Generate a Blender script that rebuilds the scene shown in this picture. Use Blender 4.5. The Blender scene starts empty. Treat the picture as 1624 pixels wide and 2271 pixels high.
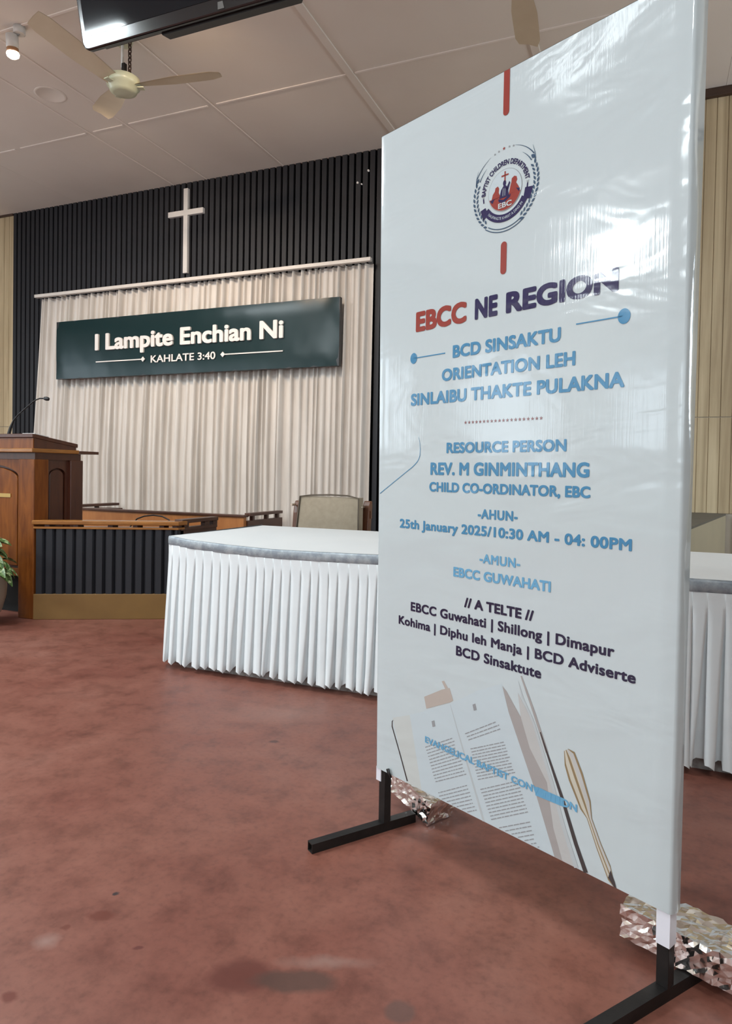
import bpy, bmesh, math, random
from mathutils import Vector, Matrix, noise
random.seed(7)
scene = bpy.context.scene
COL = scene.collection
PI = math.pi

# ------------------------------------------------------------------ camera, light, exposure
# Room axes: X runs along the end wall, Y points at the end wall, Z is up; the camera stands at the origin.
EYE = 0.99
cam = bpy.data.cameras.new('camera'); cam_ob = bpy.data.objects.new('camera', cam); COL.objects.link(cam_ob)
cam.sensor_fit = 'HORIZONTAL'; cam.sensor_width = 36.0
cam.lens = 1518.3 / 1624 * 36.0
cam.shift_y = -(1135.5 - 1082.8) / 1624
cam.clip_start = 0.05
RX = Vector((0.9238060, 0.3824627, 0.0174578)); DN = Vector((0.0243464, -0.0131785, -0.9996167)); FW = Vector((-0.3820860, 0.9238770, -0.0214860))
m3 = Matrix((RX, -DN, -FW)).transposed()
cam_ob.matrix_world = Matrix.Translation((0, 0, EYE)) @ m3.to_4x4()
scene.camera = cam_ob
vs = scene.view_settings
vs.view_transform = 'Standard'; vs.look = 'None'; vs.gamma = 1.0; vs.use_curve_mapping = False
vs.exposure = 0.0
scene.display_settings.display_device = 'sRGB'
scene.cycles.use_denoising = True
scene.cycles.max_bounces = 8
scene.cycles.sample_clamp_indirect = 6.0

world = bpy.data.worlds.new('world'); scene.world = world; world.use_nodes = True
bg = world.node_tree.nodes['Background']; bg.inputs[0].default_value = (0.75, 0.87, 1.0, 1); bg.inputs[1].default_value = 0.6

def area(name, loc, direction, sx, sy, power, color):
    l = bpy.data.lights.new(name, 'AREA'); l.shape = 'RECTANGLE'; l.size = sx; l.size_y = sy; l.energy = power; l.color = color
    o = bpy.data.objects.new(name, l); COL.objects.link(o); o.location = loc
    o.rotation_euler = Vector(direction).to_track_quat('-Z', 'Y').to_euler()
    return o
COOL = (0.86, 0.96, 1.0)
DAY = (0.80, 0.92, 1.0)
WARM = (1.0, 0.77, 0.56)
TUBE_SPOTS = [(-5.5, -2.3), (-6.7, -3.1), (-2.4, -2.2), (-3.9, -4.6), (-2.5, -0.05), (-0.8, -1.3), (-4.9, 2.1), (-2.9, 1.7), (0.9, 0.2)]
TUBE_W = [190, 80, 45, 45, 8, 45, 66, 64, 30]
for i, (x, y) in enumerate(TUBE_SPOTS):
    area('tube_glow', (x, y, 3.60), (0, 0, -1), 1.16, 0.12, TUBE_W[i], COOL)
WIN_LEFT = [-4.6, -2.2, 0.2, 2.4]                        # window centres along the left wall
WIN_BACK = [-5.0, -1.5, 2.0]                             # and along the wall behind the camera
WIN_RIGHT = [4.0]
for y in WIN_LEFT:
    area('window_daylight', (-7.90, y, 1.95), (1, 0, 0.35), 1.3, 1.5, 34, DAY)
for x in WIN_BACK:
    area('window_daylight', (x, -6.40, 1.95), (0, 1, 0.35), 1.3, 1.5, 40, DAY)

for y in WIN_RIGHT:
    area('window_daylight', (4.30, y, 2.05), (-1, 0.25, 0.45), 1.3, 1.3, 110, DAY)

# ------------------------------------------------------------------ materials
def new_mat(name):
    m = bpy.data.materials.new(name); m.use_nodes = True
    nt = m.node_tree; b = nt.nodes['Principled BSDF']
    return m, nt, b
def N(nt, kind, **kw):
    n = nt.nodes.new(kind)
    for k, v in kw.items(): setattr(n, k, v)
    return n
def link(nt, a, b): nt.links.new(a, b)
def rgb(c): return (c[0], c[1], c[2], 1.0)
def ramp(nt, fac, stops):
    r = N(nt, 'ShaderNodeValToRGB'); el = r.color_ramp.elements
    while len(el) < len(stops): el.new(0.5)
    for e, (p, c) in zip(el, stops): e.position = p; e.color = rgb(c)
    link(nt, fac, r.inputs[0]); return r.outputs[0]
def coords(nt, scale=(1, 1, 1), rot=(0, 0, 0), world=True):
    if world: src = N(nt, 'ShaderNodeNewGeometry').outputs['Position']
    else: src = N(nt, 'ShaderNodeTexCoord').outputs['Object']
    mp = N(nt, 'ShaderNodeMapping'); mp.inputs['Rotation'].default_value = rot; mp.inputs['Scale'].default_value = scale
    link(nt, src, mp.inputs[0]); return mp.outputs[0]
def nz(nt, vec, scale, detail=4, rough=0.55, dist=0.0):
    n = N(nt, 'ShaderNodeTexNoise'); n.inputs['Scale'].default_value = scale; n.inputs['Detail'].default_value = detail
    n.inputs['Roughness'].default_value = rough; n.inputs['Distortion'].default_value = dist
    link(nt, vec, n.inputs['Vector']); return n.outputs[0]
def bump(nt, b, height, strength, distance, prev=None):
    n = N(nt, 'ShaderNodeBump'); n.inputs['Strength'].default_value = strength; n.inputs['Distance'].default_value = distance
    link(nt, height, n.inputs['Height'])
    if prev is not None: link(nt, prev, n.inputs['Normal'])
    link(nt, n.outputs[0], b.inputs['Normal']); return n.outputs[0]
def pbr(name, c, rough=0.5, metal=0.0, spec=0.5, c2=None, vscale=6, stretch=(1, 1, 1), bscale=0, bdist=0.001, bstr=0.5, sheen=0, world=False):
    m, nt, b = new_mat(name)
    b.inputs['Base Color'].default_value = rgb(c); b.inputs['Roughness'].default_value = rough
    b.inputs['Metallic'].default_value = metal; b.inputs['Specular IOR Level'].default_value = spec
    if sheen: b.inputs['Sheen Weight'].default_value = sheen
    c2 = c2 or tuple(x * 0.9 for x in c)
    v = coords(nt, stretch, world=world)
    f = nz(nt, v, vscale)
    link(nt, ramp(nt, f, [(0.3, c), (0.7, c2)]), b.inputs['Base Color'])
    if bscale:
        bump(nt, b, nz(nt, v, bscale, 3), bstr, bdist)
    return m
BANG = math.radians(26.5316)
def vinyl(name, c, rough=0.11, spec=0.5):
    """Glossy flex print: fine ribs of the scrim, soft wrinkles."""
    m, nt, b = new_mat(name)
    b.inputs['Base Color'].default_value = rgb(c); b.inputs['Roughness'].default_value = rough; b.inputs['Specular IOR Level'].default_value = spec
    v = coords(nt, (1, 1, 1), (0, 0, BANG))
    mp = N(nt, 'ShaderNodeMapping'); mp.inputs['Scale'].default_value = (260, 0.0, 5); link(nt, v, mp.inputs[0])
    ribs = nz(nt, mp.outputs[0], 1.0, 2)
    n1 = bump(nt, b, ribs, 0.22, 0.0006)
    mp2 = N(nt, 'ShaderNodeMapping'); mp2.inputs['Rotation'].default_value = (0, 0.45, 0); mp2.inputs['Scale'].default_value = (3.2, 0, 7.5); link(nt, v, mp2.inputs[0])
    wr = nz(nt, mp2.outputs[0], 1.0, 3, 0.5, 0.6)
    n2 = bump(nt, b, wr, 0.34, 0.011, n1)
    return m
def wood(name, dark, light, scale=(2.5, 2.5, 0.35), rough=0.35, spec=0.5, gs=9.0):
    m, nt, b = new_mat(name)
    b.inputs['Roughness'].default_value = rough; b.inputs['Specular IOR Level'].default_value = spec
    v = coords(nt, scale, world=True)
    f = nz(nt, v, gs, 6, 0.6, 0.8)
    link(nt, ramp(nt, f, [(0.28, dark), (0.72, light)]), b.inputs['Base Color'])
    bump(nt, b, f, 0.15, 0.002)
    return m

M = {}
M['vinyl_white'] = vinyl('banner_vinyl', (0.49, 0.545, 0.56))
M['ink_red'] = vinyl('ink_red', (0.27, 0.045, 0.036))
M['ink_navy'] = vinyl('ink_navy', (0.022, 0.018, 0.075))
M['ink_black'] = vinyl('ink_black', (0.015, 0.012, 0.04))
M['ink_blue'] = vinyl('ink_blue', (0.055, 0.215, 0.38))
M['ink_lightblue'] = vinyl('ink_lightblue', (0.125, 0.335, 0.52))
M['ink_maroon'] = vinyl('ink_maroon', (0.20, 0.05, 0.045))
M['ink_teal'] = vinyl('ink_teal', (0.045, 0.085, 0.14))
M['ink_grey'] = vinyl('ink_grey', (0.27, 0.275, 0.285))
M['ink_lightgrey'] = vinyl('ink_lightgrey', (0.43, 0.46, 0.47))
M['ink_page'] = vinyl('ink_page', (0.48, 0.545, 0.575))
M['ink_cover'] = vinyl('ink_cover', (0.50, 0.525, 0.51))
M['ink_tan'] = vinyl('ink_tan', (0.42, 0.365, 0.325))
M['ink_taupe'] = vinyl('ink_taupe', (0.33, 0.305, 0.295))
M['ink_warmgrey'] = vinyl('ink_warmgrey', (0.445, 0.44, 0.43))
M['ink_edge'] = vinyl('ink_edge', (0.05, 0.04, 0.04))
M['ink_gold'] = vinyl('ink_gold', (0.24, 0.17, 0.09))
M['ink_palegold'] = vinyl('ink_palegold', (0.50, 0.465, 0.385))
M['tape'] = pbr('white_tape', (0.72, 0.72, 0.78), 0.4)
M['black_steel'] = pbr('black_steel', (0.007, 0.006, 0.006), 0.5, 0.0, 0.3, (0.016, 0.013, 0.012), 20, bscale=90, bdist=0.0006)
M['dark_hollow'] = pbr('dark_hollow', (0.004, 0.004, 0.004), 0.9)
M['slat'] = pbr('charcoal_slat', (0.017, 0.018, 0.0225), 0.5, 0, 0.3, (0.021, 0.022, 0.027), 3)
M['paint_white'] = pbr('white_paint', (0.72, 0.72, 0.70), 0.45)
M['cross_white'] = pbr('cross_white', (0.62, 0.61, 0.60), 0.5)
M['sign_green'] = pbr('sign_green', (0.005, 0.021, 0.024), 0.22, 0, 0.25, (0.006, 0.024, 0.027), 2, bscale=2.5, bdist=0.006, bstr=0.3)
M['sign_side'] = pbr('sign_side', (0.008, 0.010, 0.014), 0.4)
M['letter_white'] = pbr('letter_white', (0.78, 0.74, 0.71), 0.45)
M['pulpit'] = wood('pulpit_wood', (0.095, 0.023, 0.004), (0.225, 0.070, 0.011), rough=0.32, spec=0.28)
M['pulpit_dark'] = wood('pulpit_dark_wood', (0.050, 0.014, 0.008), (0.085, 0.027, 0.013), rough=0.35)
M['rail_gold'] = wood('honey_wood', (0.20, 0.075, 0.018), (0.36, 0.15, 0.035), (0.5, 0.5, 3), 0.22)
M['rail_dark'] = wood('dark_wood', (0.045, 0.018, 0.011), (0.085, 0.034, 0.020), (0.6, 0.6, 2), 0.4)
M['panel_orange'] = wood('plywood_face', (0.33, 0.12, 0.033), (0.42, 0.17, 0.05), (2, 2, 0.6), 0.5)
M['ochre'] = pbr('ochre_paint', (0.20, 0.108, 0.030), 0.5, 0, 0.4, (0.155, 0.08, 0.024), 3, bscale=12, bdist=0.002)
M['khaki_paint'] = pbr('khaki_paint', (0.42, 0.37, 0.26), 0.6, 0, 0.3, (0.39, 0.345, 0.245), 3)
M['grey_top'] = pbr('grey_top', (0.135, 0.125, 0.105), 0.7, 0, 0.3)
M['khaki_cloth'] = pbr('khaki_cloth', (0.35, 0.295, 0.22), 0.85, 0, 0.2, (0.30, 0.25, 0.185), 30, bscale=180, bdist=0.0008, sheen=0.2)
M['piping'] = pbr('piping', (0.12, 0.095, 0.07), 0.8)
M['chair_wood'] = wood('chair_wood', (0.075, 0.026, 0.012), (0.15, 0.055, 0.025), rough=0.3)
M['brass'] = pbr('brass', (0.62, 0.45, 0.18), 0.3, 0.9)
M['bolt'] = pbr('bolt_steel', (0.6, 0.52, 0.45), 0.3, 0.8)
M['cloth'] = pbr('table_cloth', (0.70, 0.71, 0.71), 0.85, 0, 0.2, (0.67, 0.685, 0.69), 4, bscale=260, bdist=0.0005, sheen=0.1)
M['skirt'] = pbr('skirt_satin', (0.76, 0.80, 0.815), 0.55, 0, 0.35, (0.72, 0.765, 0.785), 9, bscale=22, bdist=0.003, bstr=0.35)
M['lace'] = pbr('inner_panel', (0.42, 0.40, 0.39), 0.8, 0, 0.2, (0.16, 0.12, 0.11), 26)
M['tv_black'] = pbr('tv_gloss', (0.006, 0.007, 0.009), 0.12, 0, 0.6)
M['tv_screen'] = pbr('tv_screen', (0.004, 0.007, 0.011), 0.05, 0, 0.3)
M['tv_back'] = pbr('tv_plastic', (0.012, 0.012, 0.013), 0.5)
M['grey_metal'] = pbr('grey_metal', (0.30, 0.29, 0.28), 0.45, 0.3)
M['sensor'] = pbr('sensor_grey', (0.13, 0.125, 0.115), 0.5)
M['fan_cream'] = pbr('fan_cream', (0.50, 0.52, 0.38), 0.3, 0, 0.5, (0.46, 0.47, 0.33), 8)
M['fan_blade'] = pbr('fan_blade', (0.62, 0.535, 0.40), 0.5, 0, 0.4, (0.56, 0.475, 0.345), 5)
M['rust'] = pbr('rusty_chain', (0.09, 0.045, 0.03), 0.7, 0.3, 0.4, (0.03, 0.025, 0.022), 60)
M['lamp_white'] = pbr('lamp_white', (0.62, 0.60, 0.57), 0.4)
M['lamp_ring'] = pbr('lamp_ring', (0.35, 0.17, 0.08), 0.4)
M['pot'] = pbr('pot_glaze', (0.40, 0.36, 0.30), 0.45, 0, 0.5, (0.33, 0.295, 0.245), 5)
M['soil'] = pbr('soil', (0.03, 0.02, 0.014), 0.9)
M['black_plastic'] = pbr('black_plastic', (0.010, 0.010, 0.011), 0.5)
M['brown_trim'] = wood('brown_trim', (0.035, 0.017, 0.010), (0.065, 0.032, 0.018), (0.6, 0.6, 2), 0.5)
M['wall_paint'] = pbr('wall_paint', (0.55, 0.50, 0.42), 0.7)
M['ceiling_pale'] = pbr('ceiling_edge', (0.82, 0.74, 0.68), 0.7)
M['rail_white'] = pbr('rail_white', (0.66, 0.62, 0.58), 0.4)

def emit(name, c, s):
    m, nt, b = new_mat(name)
    b.inputs['Base Color'].default_value = rgb(c); b.inputs['Emission Color'].default_value = rgb(c); b.inputs['Emission Strength'].default_value = s
    return m
M['bulb'] = emit('glowing_bulb', (1.0, 0.80, 0.55), 14)
M['tube'] = emit('glowing_tube', COOL, 6)

m, nt, b = new_mat('window_glass'); b.inputs['Base Color'].default_value = (0.9, 0.95, 1, 1); b.inputs['Roughness'].default_value = 0.05
b.inputs['Transmission Weight'].default_value = 1.0; M['glass'] = m

# leaves: green blotched with cream
m, nt, b = new_mat('variegated_leaf'); b.inputs['Roughness'].default_value = 0.4
f = nz(nt, coords(nt, (1, 1, 1), world=True), 38, 3, 0.6, 1.0)
link(nt, ramp(nt, f, [(0.40, (0.035, 0.085, 0.018)), (0.52, (0.12, 0.20, 0.06)), (0.62, (0.42, 0.46, 0.26))]), b.inputs['Base Color']); M['leaf'] = m

# wood grained cladding of the end wall
m, nt, b = new_mat('ash_cladding'); b.inputs['Roughness'].default_value = 0.42; b.inputs['Specular IOR Level'].default_value = 0.4
v = coords(nt, (13, 1, 0.45), world=True); f = nz(nt, v, 1.0, 6, 0.62, 0.5)
v2 = coords(nt, (1.2, 1, 0.9), world=True); f2 = nz(nt, v2, 1.0, 3)
base = ramp(nt, f, [(0.30, (0.36, 0.275, 0.165)), (0.50, (0.53, 0.425, 0.27)), (0.72, (0.68, 0.57, 0.38))])
mx = N(nt, 'ShaderNodeMix', data_type='RGBA', blend_type='MULTIPLY'); mx.inputs[0].default_value = 0.5
link(nt, base, mx.inputs[6]); link(nt, ramp(nt, f2, [(0.3, (0.7, 0.66, 0.62)), (0.7, (1, 1, 1))]), mx.inputs[7])
link(nt, mx.outputs[2], b.inputs['Base Color']); bump(nt, b, f, 0.2, 0.002); M['ash'] = m

# drape fabric
m, nt, b = new_mat('drape_fabric'); b.inputs['Roughness'].default_value = 0.6; b.inputs['Specular IOR Level'].default_value = 0.25
b.inputs['Sheen Weight'].default_value = 0.15
f = nz(nt, coords(nt, (5, 1, 0.5), world=True), 3.0, 3)
link(nt, ramp(nt, f, [(0.3, (0.545, 0.51, 0.475)), (0.7, (0.67, 0.635, 0.60))]), b.inputs['Base Color']); M['drape'] = m

# glitter ribbon
m, nt, b = new_mat('silver_glitter'); b.inputs['Roughness'].default_value = 0.5; b.inputs['Metallic'].default_value = 0.35
v = coords(nt, (1, 1, 1), world=True)
vo = N(nt, 'ShaderNodeTexVoronoi'); vo.inputs['Scale'].default_value = 260; link(nt, v, vo.inputs['Vector'])
link(nt, ramp(nt, nz(nt, v, 30, 3), [(0.35, (0.24, 0.275, 0.31)), (0.7, (0.42, 0.46, 0.49))]), b.inputs['Base Color'])
bump(nt, b, vo.outputs['Color'], 0.8, 0.003); M['silver'] = m

# crumpled kitchen foil
m, nt, b = new_mat('kitchen_foil'); b.inputs['Metallic'].default_value = 1.0; b.inputs['Roughness'].default_value = 0.12
b.inputs['Base Color'].default_value = (0.92, 0.91, 0.89, 1)
v = coords(nt, (1, 1, 1), world=True)
vo = N(nt, 'ShaderNodeTexVoronoi'); vo.inputs['Scale'].default_value = 34; link(nt, v, vo.inputs['Vector'])
n1 = bump(nt, b, vo.outputs['Distance'], 0.30, 0.008)
bump(nt, b, nz(nt, v, 24, 1, 0.4, 1.0), 0.35, 0.008, n1); M['foil'] = m

# ceiling boards
m, nt, b = new_mat('ceiling_board'); b.inputs['Roughness'].default_value = 0.75; b.inputs['Specular IOR Level'].default_value = 0.2
v = coords(nt, (1, 1, 1), world=True)
link(nt, ramp(nt, nz(nt, v, 1.1, 4), [(0.3, (0.68, 0.615, 0.55)), (0.7, (0.74, 0.675, 0.61))]), b.inputs['Base Color'])
bump(nt, b, nz(nt, v, 240, 2), 0.12, 0.0015); M['ceiling'] = m

# red oxide floor, worn and stained
m, nt, b = new_mat('red_oxide_floor'); b.inputs['Specular IOR Level'].default_value = 0.45
v = coords(nt, (1, 1, 1), world=True)
f1 = nz(nt, v, 1.3, 6, 0.6, 0.4); f2 = nz(nt, v, 9, 5, 0.65); f3 = nz(nt, v, 55, 3, 0.6)
c1 = ramp(nt, f1, [(0.30, (0.165, 0.050, 0.034)), (0.52, (0.205, 0.075, 0.052)), (0.72, (0.245, 0.108, 0.080))])
c2 = ramp(nt, f2, [(0.30, (0.58, 0.54, 0.54)), (0.50, (1, 1, 1)), (0.74, (1.22, 1.28, 1.28))])
mx = N(nt, 'ShaderNodeMix', data_type='RGBA', blend_type='MULTIPLY'); mx.inputs[0].default_value = 0.75
link(nt, c1, mx.inputs[6]); link(nt, c2, mx.inputs[7]); cur = mx.outputs[2]
c3 = ramp(nt, f3, [(0.28, (0.72, 0.70, 0.70)), (0.48, (1, 1, 1)), (0.8, (1.15, 1.15, 1.15))])
mx = N(nt, 'ShaderNodeMix', data_type='RGBA', blend_type='MULTIPLY'); mx.inputs[0].default_value = 0.6
link(nt, cur, mx.inputs[6]); link(nt, c3, mx.inputs[7]); cur = mx.outputs[2]
# spills and pale patches; broad faint ones put the floor's sheen into colour: x, y, half-length, half-width, angle, colour, strength
RT = math.atan2(0.3825, 0.9238)
SPILLS_AND_HAZE = [(-0.715, 1.135, 0.075, 0.050, RT, (0.105, 0.026, 0.018), 0.85), (-0.615, 1.165, 0.090, 0.034, RT, (0.072, 0.038, 0.029), 0.8),
          (-0.58, 1.235, 0.110, 0.022, RT, (0.30, 0.20, 0.17), 0.45),
          (-1.10, 1.165, 0.034, 0.020, RT, (0.125, 0.030, 0.018), 0.8), (-1.083, 0.916, 0.018, 0.018, RT, (0.125, 0.026, 0.015), 0.9),
          (-1.137, 1.10, 0.013, 0.010, RT, (0.125, 0.030, 0.018), 0.7), (-0.953, 1.113, 0.012, 0.007, RT, (0.10, 0.022, 0.018), 0.8),
          (-1.128, 1.243, 0.008, 0.007, RT, (0.02, 0.017, 0.02), 0.9), (-1.249, 2.18, 0.022, 0.012, RT, (0.06, 0.025, 0.02), 0.8),
          (-0.40, 1.178, 0.030, 0.030, RT, (0.10, 0.055, 0.045), 0.7), (-1.142, 1.051, 0.030, 0.030, RT, (0.33, 0.22, 0.19), 0.5),
          (-1.35, 2.45, 0.25, 0.12, RT, (0.27, 0.150, 0.12), 0.35), (-2.2, 3.1, 0.3, 0.12, RT, (0.30, 0.17, 0.13), 0.35)]
warp = N(nt, 'ShaderNodeTexNoise'); warp.inputs['Scale'].default_value = 26; warp.inputs['Detail'].default_value = 3; link(nt, v, warp.inputs['Vector'])
ws = N(nt, 'ShaderNodeVectorMath', operation='MULTIPLY_ADD'); link(nt, warp.outputs['Color'], ws.inputs[0]); ws.inputs[1].default_value = (0.03, 0.03, 0); ws.inputs[2].default_value = (-0.015, -0.015, 0)
wv = N(nt, 'ShaderNodeVectorMath', operation='ADD'); link(nt, v, wv.inputs[0]); link(nt, ws.outputs[0], wv.inputs[1])
for (x, y, a, c, ang, colr, st) in SPILLS_AND_HAZE:
    sub = N(nt, 'ShaderNodeVectorMath', operation='SUBTRACT'); link(nt, wv.outputs[0], sub.inputs[0]); sub.inputs[1].default_value = (x, y, 0)
    rot = N(nt, 'ShaderNodeVectorRotate', rotation_type='Z_AXIS'); rot.inputs['Angle'].default_value = -ang; link(nt, sub.outputs[0], rot.inputs[0])
    sc = N(nt, 'ShaderNodeVectorMath', operation='MULTIPLY'); link(nt, rot.outputs[0], sc.inputs[0]); sc.inputs[1].default_value = (1 / a, 1 / c, 0)
    ln = N(nt, 'ShaderNodeVectorMath', operation='LENGTH'); link(nt, sc.outputs[0], ln.inputs[0])
    mr = N(nt, 'ShaderNodeMapRange'); mr.inputs['From Min'].default_value = 0.66 if st > 0.6 else 0.1; mr.inputs['From Max'].default_value = 1.08
    mr.inputs['To Min'].default_value = st; mr.inputs['To Max'].default_value = 0.0; link(nt, ln.outputs['Value'], mr.inputs['Value'])
    mx = N(nt, 'ShaderNodeMix', data_type='RGBA'); link(nt, mr.outputs[0], mx.inputs[0]); link(nt, cur, mx.inputs[6]); mx.inputs[7].default_value = rgb(colr)
    cur = mx.outputs[2]
link(nt, cur, b.inputs['Base Color'])
rr = N(nt, 'ShaderNodeMapRange'); rr.inputs['To Min'].default_value = 0.34; rr.inputs['To Max'].default_value = 0.58; link(nt, f2, rr.inputs['Value'])
link(nt, rr.outputs[0], b.inputs['Roughness']); bump(nt, b, f2, 0.12, 0.004); M['floor'] = m

# ------------------------------------------------------------------ mesh helpers
class MB:
    def __init__(s): s.v = []; s.f = []; s.mi = []; s.sm = []
    def add(s, verts, faces, mi=0, smooth=False):
        o = len(s.v); s.v += [tuple(p) for p in verts]
        for f in faces: s.f.append([i + o for i in f]); s.mi.append(mi); s.sm.append(smooth)
        return s
    def box(s, a, b, mi=0):
        x0, y0, z0 = a; x1, y1, z1 = b
        return s.add([(x0, y0, z0), (x1, y0, z0), (x1, y1, z0), (x0, y1, z0), (x0, y0, z1), (x1, y0, z1), (x1, y1, z1), (x0, y1, z1)],
                     [(0, 3, 2, 1), (4, 5, 6, 7), (0, 1, 5, 4), (1, 2, 6, 5), (2, 3, 7, 6), (3, 0, 4, 7)], mi)
    def obox(s, o, ex, ey, ez, mi=0):
        """box from corner o along three edge vectors"""
        o, ex, ey, ez = map(Vector, (o, ex, ey, ez))
        P = [o, o + ex, o + ex + ey, o + ey]; P += [p + ez for p in P]
        return s.add(P, [(0, 3, 2, 1), (4, 5, 6, 7), (0, 1, 5, 4), (1, 2, 6, 5), (2, 3, 7, 6), (3, 0, 4, 7)], mi)
    def prism(s, poly, d, mi=0):
        """polygon of 3-D points extruded by vector d"""
        d = Vector(d); n = len(poly); P = [Vector(p) for p in poly]
        F = [list(range(n))[::-1], list(range(n, 2 * n))] + [(i, (i + 1) % n, n + (i + 1) % n, n + i) for i in range(n)]
        return s.add(P + [p + d for p in P], F, mi)
    def tube(s, path, r, seg=10, mi=0, cap=True):
        P = [Vector(p) for p in path]; n = len(P); rs = r if isinstance(r, (list, tuple)) else [r] * n
        V = []; F = []; up = None
        for i, p in enumerate(P):
            t = (P[min(i + 1, n - 1)] - P[max(i - 1, 0)]).normalized()
            if up is None: up = Vector((0, 0, 1)) if abs(t.z) < 0.9 else Vector((1, 0, 0))
            a = t.cross(up).normalized(); bb = a.cross(t).normalized(); up = bb
            for k in range(seg):
                an = 2 * PI * k / seg; V.append(p + (a * math.cos(an) + bb * math.sin(an)) * rs[i])
        for i in range(n - 1):
            for k in range(seg): F.append((i * seg + k, i * seg + (k + 1) % seg, (i + 1) * seg + (k + 1) % seg, (i + 1) * seg + k))
        s.add(V, F, mi, True)
        if cap:
            o = len(s.v) - n * seg
            s.f.append([o + k for k in range(seg)][::-1]); s.mi.append(mi); s.sm.append(False)
            s.f.append([o + (n - 1) * seg + k for k in range(seg)]); s.mi.append(mi); s.sm.append(False)
        return s
    def lathe(s, c, prof, seg=28, mi=0):
        cx, cy = c[0], c[1]; cz = c[2] if len(c) > 2 else 0; n = len(prof); V = []
        for (r, z) in prof:
            for k in range(seg): V.append((cx + r * math.cos(2 * PI * k / seg), cy + r * math.sin(2 * PI * k / seg), cz + z))
        F = [(i * seg + k, i * seg + (k + 1) % seg, (i + 1) * seg + (k + 1) % seg, (i + 1) * seg + k) for i in range(n - 1) for k in range(seg)]
        s.add(V, F, mi, True); o = len(s.v) - n * seg
        if prof[0][0] > 1e-6: s.f.append([o + k for k in range(seg)][::-1]); s.mi.append(mi); s.sm.append(False)
        if prof[-1][0] > 1e-6: s.f.append([o + (n - 1) * seg + k for k in range(seg)]); s.mi.append(mi); s.sm.append(False)
        return s
    def grid(s, rows, mi=0, smooth=True):
        nr = len(rows); nc = len(rows[0]); V = [p for r in rows for p in r]
        return s.add(V, [(i * nc + j, i * nc + j + 1, (i + 1) * nc + j + 1, (i + 1) * nc + j) for i in range(nr - 1) for j in range(nc - 1)], mi, smooth)
ORIGIN = {}
def obj(name, mb, mats, parent=None, origin=None, bevel=0):
    """links one mesh object; vertices come in room coordinates, a part keeps its thing's origin"""
    if parent is not None: origin = ORIGIN[parent.name]
    if origin is None: origin = (0, 0, 0)
    o3 = Vector(origin)
    me = bpy.data.meshes.new(name); me.from_pydata([tuple(Vector(p) - o3) for p in mb.v], [], mb.f)
    for mm in (mats if isinstance(mats, list) else [mats]): me.materials.append(mm)
    me.polygons.foreach_set('material_index', mb.mi); me.polygons.foreach_set('use_smooth', mb.sm)
    bm = bmesh.new(); bm.from_mesh(me); bmesh.ops.recalc_face_normals(bm, faces=bm.faces); bm.to_mesh(me); bm.free()
    me.update()
    o = bpy.data.objects.new(name, me); COL.objects.link(o)
    if parent is not None: o.parent = parent
    else: o.location = o3
    if bevel:
        bv = o.modifiers.new('soft_edges', 'BEVEL'); bv.width = bevel; bv.segments = 2; bv.limit_method = 'ANGLE'
    ORIGIN[o.name] = tuple(o3)
    return o
def thing(name, label, cat, loc, group=None):
    o = bpy.data.objects.new(name, None); COL.objects.link(o); o.location = loc; o.empty_display_size = 0.1
    o['label'] = label; o['category'] = cat
    if group: o['group'] = group
    ORIGIN[o.name] = tuple(loc); return o
def tag(o, label, cat, group=None):
    o['label'] = label; o['category'] = cat
    if group: o['group'] = group
    return o
def struct(name, mb, mats, parent=None, **kw):
    o = obj(name, mb, mats, parent, **kw)
    if parent is None: o['kind'] = 'structure'
    return o
def box(a, b): return MB().box(a, b)

TXT = bpy.data.curves.new('type', 'FONT'); TXT_OB = bpy.data.objects.new('type', TXT); COL.objects.link(TXT_OB)
def outline(s, extrude=0.0, spacing=1.0):
    TXT.body = s; TXT.offset = 0.0; TXT.extrude = extrude; TXT.space_character = spacing; TXT.resolution_u = 5
    bpy.context.view_layer.update()
    ev = TXT_OB.evaluated_get(bpy.context.evaluated_depsgraph_get()); me = ev.to_mesh()
    V = [v.co.copy() for v in me.vertices]; F = [list(p.vertices) for p in me.polygons]; ev.to_mesh_clear()
    return V, F
def embolden(V, F, off):
    """heavier type: the outline repeated a stroke's half-width to every side, each layer a hair higher"""
    if off <= 0: return V, F
    V2 = []; F2 = []; k = 0
    for dx, dy in ((0, 0), (-1, 0), (1, 0), (0, -1), (0, 1), (-0.8, -0.8), (0.8, -0.8), (-0.8, 0.8), (0.8, 0.8)):
        o = len(V2); V2 += [Vector((v.x + dx * off, v.y + dy * off, v.z + k * 2e-5)) for v in V]; F2 += [[i + o for i in f] for f in F]; k += 1
    return V2, F2
def glyphs(s, offset, extrude=0.0, spacing=1.0):
    V, F = outline(s, extrude, spacing); return embolden(V, F, offset)
def letters(mb, s, place, x0, x1, base, cap, offset=0.028, extrude=0.0, mi=0, spacing=1.0):
    """sets a line of type between x0 and x1 with its baseline and capital height; place(x, y, d) -> room point"""
    V, F = glyphs(s, offset, extrude, spacing)
    a = min(v.x for v in V); w = max(v.x for v in V) - a
    sy = cap / (0.682 + 2 * offset); sx = (x1 - x0) / w
    mb.add([place(x0 + (v.x - a) * sx, base + (v.y + offset) * sy, v.z) for v in V], F, mi)
    return mb
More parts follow.
